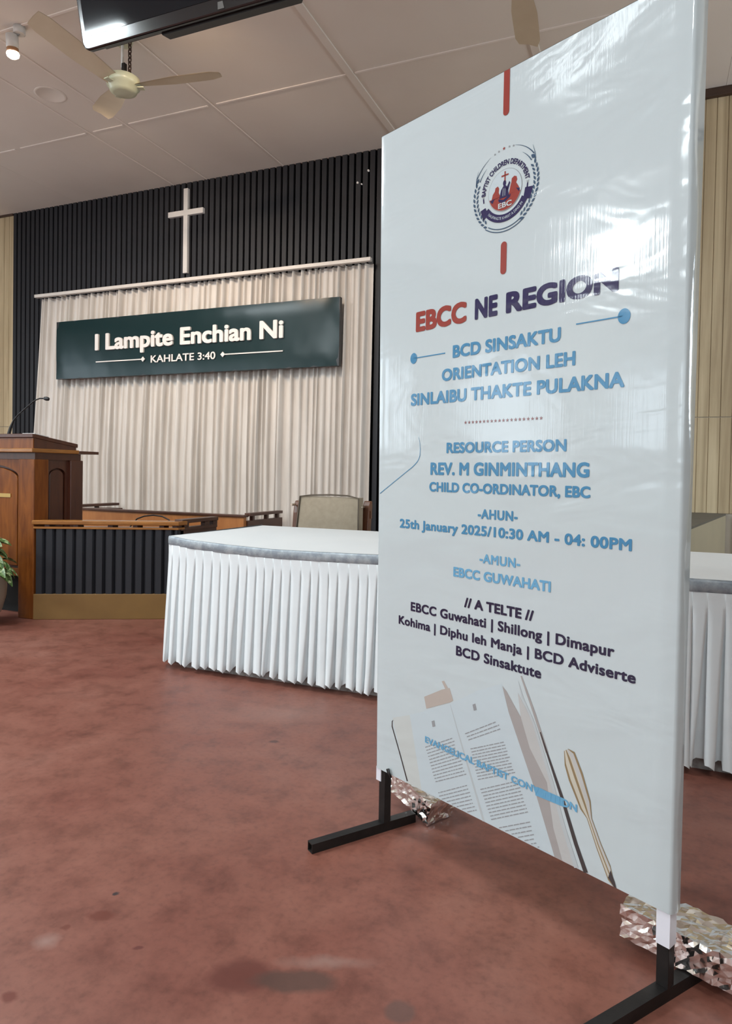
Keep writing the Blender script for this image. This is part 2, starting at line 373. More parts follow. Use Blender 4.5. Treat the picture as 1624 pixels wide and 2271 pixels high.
def letter_parts(name, s, place, x0, x1, base, cap, offset, extrude, mat, parent):
    """the same, each raised letter a part of its own"""
    V, F = outline(s, extrude)
    ends = [max(v.x for v in outline(s[:k + 1], extrude)[0]) for k in range(len(s)) if s[k] != ' ']
    outline(s, extrude)
    a = min(v.x for v in V) - offset; w = max(v.x for v in V) + offset - a
    sy = cap / (0.682 + 2 * offset); sx = (x1 - x0) / w
    for k in range(len(ends)):
        lo = ends[k - 1] if k else -9
        fs = [f for f in F if lo < sum(V[i].x for i in f) / len(f) <= ends[k] + 1e-4 and (k == 0 or sum(V[i].x for i in f) / len(f) > lo + 1e-4)]
        used = sorted({i for f in fs for i in f}); ix = {u: n_ for n_, u in enumerate(used)}
        v2, f2 = embolden([V[i] for i in used], [[ix[i] for i in f] for f in fs], offset)
        obj(name, MB().add([place(x0 + (v.x - a) * sx, base + (v.y + offset) * sy, v.z) for v in v2], f2), mat, parent)

# ------------------------------------------------------------------ room shell
XL, XR, YB, YE, ZC = -8.0, 4.4, -6.5, 5.373, 3.70
struct('floor', box((XL - 0.2, YB - 0.2, -0.12), (XR + 0.2, YE + 0.2, 0.0)), M['floor'])
struct('ceiling', box((XL - 0.2, YB - 0.2, ZC + 0.012), (XR + 0.2, YE + 0.2, ZC + 0.15)), M['ceiling_pale'])
ceil = bpy.data.objects['ceiling']
# boards butt with open joints; joint lines measured off the hall: every 1.2 m across and along
jx = [-7.9, -6.68, -5.46, -4.248, -3.062, -1.942, -0.733, 0.423, 1.62, 2.83, 4.3]
jy = [-6.5, -5.3, -4.1, -2.95, -1.65, -0.47, 0.72, 1.92, 3.105, 4.288, 5.372]
mb = MB()
for i in range(len(jx) - 1):
    for j in range(len(jy) - 1):
        g = 0.0007; dz = random.uniform(0, 0.001)
        xs = [jx[i] + g, jx[i + 1] - g]
        mb.box((xs[0], jy[j] + g, ZC + dz), (xs[1], jy[j + 1] - g, ZC + 0.013))
struct('ceiling_boards', mb, M['ceiling'], ceil)
mb = MB()
for x in (-1.942, -0.733):
    mb.box((x - 0.026, YB, ZC - 0.010), (x + 0.026, YE, ZC + 0.002))
struct('joint_batten', mb, M['ceiling'], ceil, bevel=0.002)
mb = MB()
for x in (-3.062, -4.248, -3.873):
    mb.box((x - 0.006, 1.0 if x != -3.873 else 3.1, ZC - 0.004), (x + 0.006, YE, ZC + 0.002))
for y, segs in ((4.288, [(-7.9, -5.06), (-5.0, -4.28), (-4.2, -3.9), (-3.84, -3.1), (-3.02, -1.97), (-1.91, -0.76), (-0.70, 2.0)]), (3.105, [(-7.9, -3.66), (-3.62, -3.1), (-3.02, -1.97), (-1.91, -0.76)])):
    for a, c in segs: mb.box((a, y - 0.009, ZC - 0.005), (c, y + 0.009, ZC + 0.002))
struct('lit_edge_strip', mb, M['ceiling_pale'], ceil, bevel=0.002)  # pale strips put the lit edges of the board joints into the colour
struct('wall_end', box((XL - 0.2, YE, 0), (XR + 0.2, YE + 0.2, ZC + 0.1)), M['wall_paint'])
wend = bpy.data.objects['wall_end']
def fluted(x0, x1, pitch, face, depth, z0, z1, yb):
    """extruded batten profile seen from -Y"""
    prof = []; x = x0
    while x < x1 - 1e-4:
        e = min(x + face, x1)
        prof += [(x, yb), (x + 0.002, yb - depth), (e - 0.002, yb - depth), (e, yb)]; x += pitch
    mb = MB(); n = len(prof)
    mb.add([(p[0], p[1], z0) for p in prof] + [(p[0], p[1], z1) for p in prof], [(i, i + 1, n + i + 1, n + i) for i in range(n - 1)])
    return mb
XS0, XS1 = -6.344, -1.86
struct('slat_cladding', fluted(XS0, XS1, 0.0643, 0.047, 0.020, 0, ZC, YE), M['slat'], wend)
mb = MB()
for a, c in ((XL, XS0 - 0.004), (XS1 + 0.004, XR)):
    for z0, z1 in ((0.755 if a > -3 else 0.0, 1.425), (1.430, ZC)):
        q = fluted(a, c, 0.072, 0.0705, 0.006, z0, z1, YE - 0.003); mb.add(q.v, q.f)
struct('wood_cladding', mb, M['ash'], wend)
mb = MB().box((XS1 + 0.004, YE - 0.045, ZC - 0.058), (XR, YE, ZC)).box((XL, YE - 0.03, ZC - 0.02), (XS0 - 0.004, YE, ZC))
struct('trim_1', mb, M['brown_trim'], bevel=0.004)
# left wall and the wall behind the camera, pierced by windows
def pierced(axis, c0, c1, at, thick, wins, z0, z1, hw):
    mb = MB(); e = c0
    def bx(a, c, za, zb):
        if axis == 'y': mb.box((min(at, at + thick), a, za), (max(at, at + thick), c, zb))
        else: mb.box((a, min(at, at + thick), za), (c, max(at, at + thick), zb))
    for w in wins:
        bx(e, w - hw, 0, ZC); bx(w - hw, w + hw, 0, z0); bx(w - hw, w + hw, z1, ZC); e = w + hw
    bx(e, c1, 0, ZC); return mb
struct('wall_left', pierced('y', YB, YE, XL, -0.2, WIN_LEFT, 1.15, 2.75, 0.7), M['wall_paint'])
struct('wall_back', pierced('x', XL, XR, YB, -0.2, WIN_BACK, 1.15, 2.75, 0.7), M['wall_paint'])
struct('wall_right', pierced('y', YB, YE, XR, 0.2, WIN_RIGHT, 1.15, 2.75, 0.7), M['wall_paint'])
wi = 1
for axis, lst, at in (('y', WIN_LEFT, XL - 0.12), ('x', WIN_BACK, YB - 0.12), ('y', WIN_RIGHT, XR + 0.06)):
    for w in lst:
        fr = MB(); pn = MB()
        def bx(m_, a, c, za, zb, d):
            if axis == 'y': m_.box((at, a, za), (at + d, c, zb))
            else: m_.box((a, at, za), (c, at + d, zb))
        for a, c, za, zb in ((-0.7, -0.64, 1.15, 2.75), (0.64, 0.7, 1.15, 2.75), (-0.03, 0.03, 1.15, 2.75), (-0.7, 0.7, 1.15, 1.21), (-0.7, 0.7, 2.69, 2.75)):
            bx(fr, w + a, w + c, za, zb, 0.06)
        bx(pn, w - 0.64, w + 0.64, 1.21, 2.69, 0.006)
        o = struct('window_%d' % wi, fr, M['paint_white']); obj('pane', pn, M['glass'], o); wi += 1

# ------------------------------------------------------------------ end wall: cross, curtain, sign, wall plugs
k = 5.32 / 5.29
def K(x, z): return (x * k, EYE + (z - EYE) * k)
xc0, zt = K(-4.085, 3.62); xc1, _ = K(-4.038, 3.62); _, zb = K(-4.06, 2.835)
a0, zb0 = K(-4.26, 3.370); a1, zb1 = K(-3.865, 3.420)
mb = MB().box((xc0, 5.322, zb), (xc1, 5.353, zt)).box((a0, 5.320, zb0), (a1, 5.353, zb1))
tag(obj('wall_cross', mb, M['cross_white'], origin=((xc0 + xc1) / 2, 5.353, zb), bevel=0.002), 'plain white cross fixed high on the charcoal slats above the curtain', 'cross')
rod = thing('curtain_rail', 'long white curtain rail across the charcoal slat wall', 'curtain rail', (-4.02, 5.25, 2.72))
obj('track', box((-5.89, 5.222, 2.737), (-2.157, 5.262, 2.768)), M['rail_white'], rod, bevel=0.003)
for x in (-5.6, -4.6, -3.5, -2.45): obj('bracket', box((x - 0.015, 5.26, 2.742), (x + 0.015, 5.353, 2.762)), M['rail_white'], rod)
rng = random.Random(3)
cr = [0.0]
while cr[-1] < 1.0: cr.append(cr[-1] + rng.choice([0.011, 0.014, 0.018, 0.022, 0.027]) * rng.uniform(0.85, 1.15))
cr = [c / cr[-1] for c in cr]; amp = [rng.uniform(0.55, 1.0) for _ in cr]; wob = [rng.uniform(-1, 1) for _ in cr]; crest = [rng.uniform(0.30, 0.55) for _ in cr]
rows = []; ZB0, ZT0 = 0.12, 2.737; NR = 26; NC = 26
for i in range(NR + 1):
    t = i / NR; z = ZT0 + (ZB0 - ZT0) * t
    xl = -5.872 - 0.10 * min(1, t * 1.6) + 0.0; xr = -2.165 - 0.012 * t
    row = []
    for j in range(len(cr) - 1):
        for q in range(NC):
            s = q / NC
            c = crest[j]
            p = max(0, min(1, s / c)) if s < c else 1
            y = (math.sin(PI * s / c) ** 0.45 if s < c else -0.26 * math.sin(PI * (s - c) / (1 - c))) * amp[j] * (0.7 + 0.3 * math.sin(3 * t + wob[j] * 3))
            y *= 0.064 * (0.92 + 0.08 * t)
            sh = 0.004 * math.sin(5.0 * t + 6 * wob[j]) * (1 if q else 1) * t
            ss = cr[j] + (cr[j + 1] - cr[j]) * s
            row.append((xl + (xr - xl) * ss + sh * math.sin(PI * ss), 5.318 - y, z))
    row.append((xr, 5.318, z)); rows.append(row)
tag(obj('curtain', MB().grid(rows), M['drape'], origin=(-4.05, 5.31, 0.12)), 'wide cream pleated curtain hanging on the slat wall behind the green sign', 'curtain')
sg = thing('wall_sign', 'long dark green sign with raised white letters hung before the curtain', 'sign', (-3.99, 5.23, 1.887))
# stretched sheet, slightly bellied between its edges
rows = []
for i in range(9):
    z = 1.887 + (2.460 - 1.887) * i / 8
    row = []
    for j in range(41):
        t = j / 40; x = -5.562 + (5.562 - 2.418) * t
        e = min(i, 8 - i, j, 40 - j)
        row.append((x, 5.200 + (0.006 if e == 0 else 0) + 0.0015 * math.sin(j * 1.9 + i), z))
    rows.append(row)
obj('face', MB().grid(rows), M['sign_green'], sg)
obj('frame', box((-5.562, 5.2065, 1.887), (-2.418, 5.250, 2.460)), M['sign_side'], sg)
# lettering
k2 = 5.188 / 5.14
def S(x, y, d): return (x * k2, 5.196 - 0.004 - d * 0.10, EYE + (y - EYE) * k2)
letter_parts('letter', 'I Lampite Enchian Ni', S, -4.990, -2.914, 2.134, 0.158, 0.032, 0.10, M['letter_white'], sg)
letter_parts('letter', 'KAHLATE 3:40', S, -4.321, -3.604, 1.988, 0.066, 0.014, 0.03, M['letter_white'], sg)
for xa, xb, xd in ((-4.984, -4.42, -4.412), (-2.918, -3.515, -3.525)):
    mb = MB(); z = 2.0245
    mb.obox(S(min(xa, xb), z - 0.005, 0.02), (abs(xb - xa) * k2, 0, 0), (0, 0.006, 0), (0, 0, 0.010))
    mb.prism([S(xd - 0.024, z, 0.05), S(xd, z - 0.024, 0.05), S(xd + 0.024, z, 0.05), S(xd, z + 0.024, 0.05)], (0, 0.008, 0))
    obj('ornament_line', mb, M['letter_white'], sg)
PL = [(-2.335, 3.441, 'larger'), (-2.298, 3.424, 'smaller'), (-2.238, 3.528, 'single')]
LB = ['white wall plug in the slats, left one of the lower pair beside the banner', 'tiny white wall plug in the slats, right one of the lower pair beside the banner', 'white wall plug highest in the slats close to the banner edge']
for (x, z, w), lb in zip(PL, LB):
    mb = MB().tube([(x, 5.353, z), (x, 5.338, z)], 0.009 if w != 'smaller' else 0.006, 10)
    tag(obj('wall_plug', mb, M['paint_white'], origin=(x, 5.353, z)), lb, 'wall plug', 'white plugs in the slat wall')

# ------------------------------------------------------------------ khaki platform beside the wood wall
pf = thing('low_platform', 'khaki painted low platform with grey top below the wood panelled wall', 'platform', (-0.3, 4.4, 0))
pts = [(-1.1, 3.70), (0.190, 3.70), (0.498, 5.359), (-1.1, 5.359)]
obj('body', MB().prism([(x, y, 0) for x, y in pts], (0, 0, 0.742)), M['khaki_paint'], pf)
obj('top', MB().prism([(x, y, 0.742) for x, y in pts], (0, 0, 0.012)), M['grey_top'], pf)
# wall below the cladding, past the platform
struct('baseboard_end', box((0.55, YE - 0.008, 0), (XR, YE, 0.755)), M['khaki_paint'])

# ------------------------------------------------------------------ rear parapet (parallel to the wall)
rp = thing('rear_parapet', 'plain orange wood parapet with raised dark side rail before the curtain', 'parapet', (-3.85, 5.0, 0))
obj('front_panel', box((-4.72, 4.640, 0.0), (-2.965, 4.680, 0.625)), M['panel_orange'], rp)
obj('cap', box((-4.76, 4.628, 0.625), (-2.955, 4.70, 0.643)), M['rail_dark'], rp, bevel=0.003)
obj('side_panel', box((-2.990, 4.680, 0.0), (-2.950, 5.235, 0.595)), M['rail_dark'], rp)
obj('side_panel', box((-4.985, 4.640, 0.0), (-4.72, 5.235, 0.615)), M['pulpit_dark'], rp)
for y0 in (4.76, 4.98, 5.16): obj('spacer_block', box((-2.985, y0, 0.595), (-2.955, y0 + 0.03, 0.632)), M['rail_dark'], rp)
obj('side_rail', box((-2.995, 4.70, 0.632), (-2.940, 5.225, 0.656)), M['rail_dark'], rp, bevel=0.003)
obj('spacer_block', box((-4.80, 4.95, 0.615), (-4.77, 4.98, 0.640)), M['rail_dark'], rp)
obj('side_rail', box((-4.83, 4.70, 0.640), (-4.75, 5.225, 0.664)), M['rail_dark'], rp, bevel=0.003)
cb = MB().tube([(-3.97, 4.45, 0.0), (-3.965, 4.45, 0.35), (-3.93, 4.45, 0.52), (-3.86, 4.45, 0.588), (-3.788, 4.45, 0.612), (-3.697, 4.45, 0.624), (-3.607, 4.45, 0.617), (-3.54, 4.45, 0.592), (-3.48, 4.45, 0.52), (-3.45, 4.45, 0.3), (-3.45, 4.45, 0.0)], 0.006, 8)
tag(obj('cable_loop', cb, M['black_plastic'], origin=(-3.7, 4.45, 0)), 'black cable arching up in front of the orange wood parapet', 'cable')

# ------------------------------------------------------------------ front parapet
fp = thing('front_parapet', 'charcoal fluted parapet with ochre skirting and honey wood rail beside the pulpit', 'parapet', (-3.3, 3.55, 0))
A = Vector((-3.6915, 3.286, 0)); D = Vector((math.cos(math.radians(28.11)), math.sin(math.radians(28.11)), 0)); Nn = Vector((0, 1 / D.x, 0)); LEN = 0.915
Z = Vector((0, 0, 1))
def pp(s, inn, z): return A + D * s + Nn * inn + Z * z
obj('skirting', MB().obox(pp(0, -0.004, 0), D * LEN, Nn * 0.06, Z * 0.167), M['ochre'], fp, bevel=0.003)
prof = []; s = 0.001
while s < LEN - 0.02:
    e = min(s + 0.053, LEN)
    prof += [(s, 0.022), (s + 0.004, 0.008), (s + 0.012, 0.0), (e - 0.004, -0.001), (e, 0.022)]; s += 0.0633
mb = MB(); n = len(prof)
mb.add([tuple(pp(q[0], q[1], 0.167)) for q in prof] + [tuple(pp(q[0], q[1], 0.594)) for q in prof], [(i, i + 1, n + i + 1, n + i) for i in range(n - 1)])
obj('fluted_panel', mb, M['slat'], fp)
obj('core', MB().obox(pp(0, 0.023, 0.10), D * LEN, Nn * 0.03, Z * 0.494), M['dark_hollow'], fp)
obj('lower_rail', MB().obox(pp(0, -0.008, 0.594), D * (LEN + 0.01), Nn * 0.06, Z * 0.014), M['rail_gold'], fp, bevel=0.002)
for s in (0.06, 0.24, 0.46, 0.62, 0.79, 0.875): obj('spacer_block', MB().obox(pp(s, 0.006, 0.608), D * 0.03, Nn * 0.045, Z * 0.014), M['pulpit_dark'], fp)
obj('top_rail', MB().obox(pp(0, -0.02, 0.622), D * (LEN + 0.02), Nn * 0.085, Z * 0.028), M['rail_gold'], fp, bevel=0.006)
C = pp(LEN, 0, 0); xs, ys = C.x, C.y
obj('side_panel', box((xs - 0.035, ys + 0.03, 0), (xs, ys + 0.44, 0.585)), M['rail_dark'], fp)
obj('side_lower_rail', box((xs - 0.045, ys + 0.03, 0.585), (xs + 0.008, ys + 0.44, 0.606)), M['rail_dark'], fp, bevel=0.002)
for y0 in (0.07, 0.30, 0.40): obj('spacer_block', box((xs - 0.035, ys + y0, 0.606), (xs, ys + y0 + 0.05, 0.634)), M['rail_dark'], fp)
obj('side_rail', box((xs - 0.055, ys + 0.035, 0.634), (xs + 0.012, ys + 0.447, 0.660)), M['rail_dark'], fp, bevel=0.003)

# ------------------------------------------------------------------ pulpit
pu = thing('pulpit', 'varnished wooden pulpit with sloping top and arched panels', 'pulpit', (-4.16, 3.49, 0))
x0, x1, y0, y1 = -4.625, -3.693, 3.283, 3.700
for xa, ya in ((x1 - 0.135, y0), (x0, y0)): obj('corner_post', box((xa, ya, 0), (xa + 0.135, ya + 0.118, 1.045)), M['pulpit'], pu, bevel=0.004)
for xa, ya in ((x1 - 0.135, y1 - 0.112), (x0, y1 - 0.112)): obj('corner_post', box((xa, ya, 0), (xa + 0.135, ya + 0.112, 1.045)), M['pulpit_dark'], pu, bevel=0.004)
def arched(u0, u1, z0, zs, zt, P, gap=0.016, th=0.016):
    """frame board with an arched opening and the raised field inside it; P(u, z, d)"""
    uc = (u0 + u1) / 2; w = (u1 - u0) / 2
    arc = [(uc - w * math.cos(PI * i / 16), zs + (zt - zs) * math.sin(PI * i / 16)) for i in range(17)]
    arc = [(u, z) for u, z in arc]
    fld = MB(); pts = [(u0 + gap, z0 + gap), (u1 - gap, z0 + gap)] + [(uc + (u - uc) * (1 - gap / w), z - gap) for u, z in arc[::-1]]
    nrm = Vector(P(0, 0, 1)) - Vector(P(0, 0, 0))
    fld.prism([P(u, z, 0.002) for u, z in pts], nrm * th)
    return arc, fld
def front(u, z, d): return (u, 3.330 - d, z)
obj('back_board', box((x0 + 0.13, 3.332, 0.27), (x1 - 0.13, 3.345, 1.045)), M['pulpit_dark'], pu)
arc, fld = arched(-4.450, -3.858, 0.32, 0.93, 1.012, front)
obj('raised_panel', fld, M['pulpit'], pu, bevel=0.005)
fr = MB()
ol = [(-4.490, 1.045)] + [(-4.490, 0.10), (-3.828, 0.10), (-3.828, 1.045)]
for i in range(16):   # spandrels above the arch
    (ua, za), (ub, zb_) = arc[i], arc[i + 1]
    fr.prism([front(ua, za, 0), front(ub, zb_, 0), front(ub, 1.045, 0), front(ua, 1.045, 0)], (0, -0.024, 0))
fr.box((-4.490, 3.306, 0.27), (-4.450, 3.330, 1.045)); fr.box((-3.858, 3.306, 0.27), (-3.828, 3.330, 1.045)); fr.box((-4.450, 3.306, 0.27), (-3.858, 3.330, 0.32))
obj('panel_frame', fr, M['pulpit'], pu)
def side(u, z, d): return (-3.735 + d, u, z)
obj('side_board', box((-3.760, 3.40, 0.10), (-3.737, 3.59, 1.045)), M['pulpit_dark'], pu)
arc, fld = arched(3.425, 3.565, 0.2, 0.945, 0.99, side, 0.010, 0.010)
obj('raised_panel', fld, M['pulpit_dark'], pu, bevel=0.004)
fr = MB()
for i in range(16):
    (ua, za), (ub, zb_) = arc[i], arc[i + 1]
    fr.prism([side(ua, za, 0), side(ub, zb_, 0), side(ub, 1.045, 0), side(ua, 1.045, 0)], (0.018, 0, 0))
fr.box((-3.735, 3.401, 0.1), (-3.717, 3.425, 1.045)); fr.box((-3.735, 3.565, 0.1), (-3.717, 3.588, 1.045))
obj('side_frame', fr, M['pulpit_dark'], pu)
obj('neck', box((x0 + 0.012, 3.300, 1.045), (x1 - 0.012, 3.69, 1.090)), M['pulpit_dark'], pu)
obj('shelf', box((x0 - 0.02, 3.66, 1.092), (-3.690, 3.845, 1.112)), M['pulpit_dark'], pu, bevel=0.002)
obj('ledge', box((x0 - 0.02, 3.262, 1.090), (-3.688, 3.66, 1.116)), M['rail_gold'], pu, bevel=0.004)
obj('sloping_box', MB().prism([(x0, 3.283, 1.116), (x0, 3.635, 1.116), (x0, 3.635, 1.136), (x0, 3.283, 1.184)], (x1 - x0, 0, 0)), M['pulpit_dark'], pu)
obj('front_fascia', box((x0, 3.276, 1.116), (x1 - 0.002, 3.283, 1.182)), M['pulpit'], pu)
obj('desk_lid', MB().prism([(x0 - 0.012, 3.266, 1.186), (x0 - 0.012, 3.648, 1.134), (x0 - 0.012, 3.648, 1.159), (x0 - 0.012, 3.266, 1.211)], (x1 - x0 + 0.016, 0, 0)), M['pulpit_dark'], pu, bevel=0.003)
obj('name_plate', box((-4.30, 3.308, 0.790), (-3.932, 3.3135, 0.815)), M['brass'], pu)
obj('recess_shade', box((x0 + 0.136, 3.42, 0), (x1 - 0.136, 3.66, 0.27)), M['dark_hollow'], pu)  # near-black block puts the shade of the open recess into the colour
mc = thing('gooseneck_microphone', 'black gooseneck microphone rising from the pulpit top', 'microphone', (-4.085, 3.42, 1.1945))
obj('stem', MB().tube([(-4.085, 3.42, 1.205), (-4.082, 3.42, 1.225), (-4.068, 3.42, 1.262), (-4.04, 3.42, 1.312), (-3.998, 3.42, 1.349), (-3.93, 3.42, 1.392), (-3.865, 3.42, 1.432), (-3.835, 3.42, 1.447), (-3.80, 3.42, 1.456), (-3.755, 3.42, 1.455)], [0.013, 0.012, 0.010, 0.006, 0.005, 0.005, 0.005, 0.005, 0.005, 0.005], 8), M['black_plastic'], mc)
obj('capsule', MB().tube([(-3.762, 3.42, 1.455), (-3.755, 3.42, 1.455), (-3.74, 3.42, 1.453), (-3.722, 3.42, 1.450), (-3.714, 3.42, 1.449)], [0.006, 0.011, 0.014, 0.012, 0.004], 12), M['black_plastic'], mc)
obj('base', MB().lathe((-4.085, 3.42, 1.1945), [(0.03, 0.0), (0.03, 0.010), (0.015, 0.02), (0.0, 0.022)], 16), M['black_plastic'], mc)
sh = MB().prism([(-3.80, 3.285, 1.2095), (-3.692, 3.285, 1.2095), (-3.692, 3.40, 1.194), (-3.80, 3.40, 1.194)], (0, 0, 0.005))
tag(obj('paper_stack', sh, M['paint_white'], origin=(-3.75, 3.33, 1.2)), 'few white papers lying on the right corner of the pulpit top', 'paper')

# ------------------------------------------------------------------ potted plant
px, py = -3.885, 3.015
pt = thing('potted_plant', 'variegated leafy plant in a round stone-coloured pot before the pulpit', 'plant', (px, py, 0))
obj('pot', MB().lathe((px, py, 0), [(0.095, 0), (0.125, 0.03), (0.155, 0.10), (0.176, 0.18), (0.180, 0.24), (0.172, 0.31), (0.158, 0.36), (0.165, 0.385), (0.150, 0.385), (0.145, 0.355), (0.0, 0.35)], 36), M['pot'], pt)
obj('soil', MB().lathe((px, py, 0.352), [(0.146, 0.0), (0.0, 0.012)], 24), M['soil'], pt)
rl = random.Random(11); lf = MB(); st = MB()
for i in range(95):
    an = rl.uniform(0, 2 * PI); rr_ = rl.uniform(0.03, 0.20); zz = 0.40 + 0.14 * (1 - (rr_ / 0.22) ** 2) + rl.uniform(-0.04, 0.05)
    if rl.random() < 0.25: rr_ = rl.uniform(0.18, 0.225); zz = rl.uniform(0.33, 0.42)
    base = Vector((px + rr_ * math.cos(an), py + 0.6 * rr_ * math.sin(an), zz))
    out = Vector((math.cos(an), math.sin(an) * 0.8, rl.uniform(-0.9, 0.35))).normalized()
    sd = out.cross(Z).normalized(); sd = (sd + Z * rl.uniform(-0.5, 0.5)).normalized(); nn = sd.cross(out).normalized()
    L = rl.uniform(0.07, 0.115); W = L * rl.uniform(0.26, 0.36)
    rows = []
    for q in range(7):
        t = q / 6; w = W * math.sin(PI * min(1, t * 0.93 + 0.05)) ** 0.8 * (1 - 0.3 * t); c = base + out * L * t - Z * (0.035 * t * t)
        rows.append([tuple(c - sd * w + nn * w * 0.35), tuple(c), tuple(c + sd * w + nn * w * 0.35)])
    lf.grid(rows)
    if i % 3 == 0: st.tube([(px + 0.03 * math.cos(an), py + 0.03 * math.sin(an), 0.355), (px + rr_ * 0.6 * math.cos(an), py + rr_ * 0.5 * math.sin(an), (zz + 0.36) / 2 + 0.02), tuple(base)], 0.003, 6)
obj('foliage', lf, M['leaf'], pt); obj('stems', st, M['leaf'], pt)

# ------------------------------------------------------------------ easy chair behind the table
ch = thing('easy_chair', 'wooden easy chair with khaki cushions behind the skirted table', 'chair', (-1.88, 4.15, 0))
def P3(x, z, d=0.0): return (x, 3.95 + (z - 0.36) * 0.10 + d, z)
def cushion(quad, th):
    """soft slab: quad of four points, thickness vector"""
    q = [Vector(p) for p in quad]; th = Vector(th); nu, nv = 12, 10; rows = []; rows2 = []
    for j in range(nv + 1):
        r1 = []; r2 = []
        for i in range(nu + 1):
            u, v_ = i / nu, j / nv; p = (q[0] * (1 - u) + q[1] * u) * (1 - v_) + (q[3] * (1 - u) + q[2] * u) * v_
            e = min(1.0, 9 * min(u, 1 - u, v_, 1 - v_)); puff = 0.18 * math.sin(PI * u) * math.sin(PI * v_) * e
            r1.append(tuple(p + th * (0.5 + puff - 0.06 * (1 - e)))); r2.append(tuple(p - th * (0.5 + puff - 0.06 * (1 - e))))
        rows.append(r1); rows2.append(r2)
    mb = MB().grid(rows); mb.grid(rows2)
    for R_ in ([r[0] for r in rows], [r[-1] for r in rows], rows[0], rows[-1]):
        pass
    for a, c in (([r[0] for r in rows], [r[0] for r in rows2]), ([r[-1] for r in rows], [r[-1] for r in rows2]), (rows[0], rows2[0]), (rows[-1], rows2[-1])):
        mb.grid([a, c])
    return mb
bq = [P3(-2.128, 0.38), P3(-1.668, 0.38), P3(-1.685, 0.835), P3(-2.103, 0.838)]
bc = obj('back_cushion', cushion(bq, (0, 0.075, 0)), M['khaki_cloth'], ch)
pth = [Vector(P3(x, z, -0.040)) for x, z in ((-2.126, 0.40), (-2.102, 0.836), (-2.02, 0.845), (-1.88, 0.850), (-1.76, 0.847), (-1.686, 0.833), (-1.668, 0.40))]
obj('piping', MB().tube(pth, 0.005, 8), M['piping'], bc)
obj('seat_cushion', cushion([(-2.135, 3.62 + 0.12, 0.37), (-1.66, 3.74, 0.37), (-1.66, 4.02, 0.33), (-2.135, 4.02, 0.33)], (0, 0, 0.09)), M['khaki_cloth'], ch)
for xa, lbl in ((-2.205, 'l'), (-1.705, 'r')):
    w = 0.035 if lbl == 'l' else 0.050
    top = 0.800 if lbl == 'l' else 0.812
    mb = MB(); pr = []
    for z in (0.0, 0.2, 0.4, 0.6, 0.72, 0.77, top):
        y = 4.02 + (z - 0.36) * 0.10 if z > 0.36 else 4.02 + (0.36 - z) * 0.12
        rnd = 0.0 if z < 0.76 else (z - 0.76) * 0.5
        pr.append((y + rnd, z))
    poly = [(xa, y, z) for y, z in pr] + [(xa, y + 0.055 - (0.03 if z > 0.79 else 0), z) for y, z in pr[::-1]]
    post = obj('back_post', mb.prism(poly, (w, 0, 0)), M['chair_wood'], ch, bevel=0.006)
    obj('bolt', MB().tube([(xa + w / 2 - (0.01 if lbl == 'r' else 0), 4.0, 0.775), (xa + w / 2 - (0.01 if lbl == 'r' else 0), 4.055, 0.775)], 0.008, 10), M['bolt'], post)
    obj('front_leg', box((xa, 3.72, 0), (xa + w, 3.77, 0.56)), M['chair_wood'], ch, bevel=0.006)
    obj('armrest', box((xa - 0.01, 3.70, 0.56), (xa + w + 0.01, 4.045, 0.59)), M['chair_wood'], ch, bevel=0.008)
for y in (3.75, 4.03): obj('seat_rail', box((-2.13, y, 0.24), (-1.65, y + 0.03, 0.29)), M['chair_wood'], ch)
for z in (0.48, 0.70): obj('back_rail', box((-2.13, 4.045 + (z - 0.36) * 0.1, z), (-1.65, 4.065 + (z - 0.36) * 0.1, z + 0.05)), M['chair_wood'], ch)

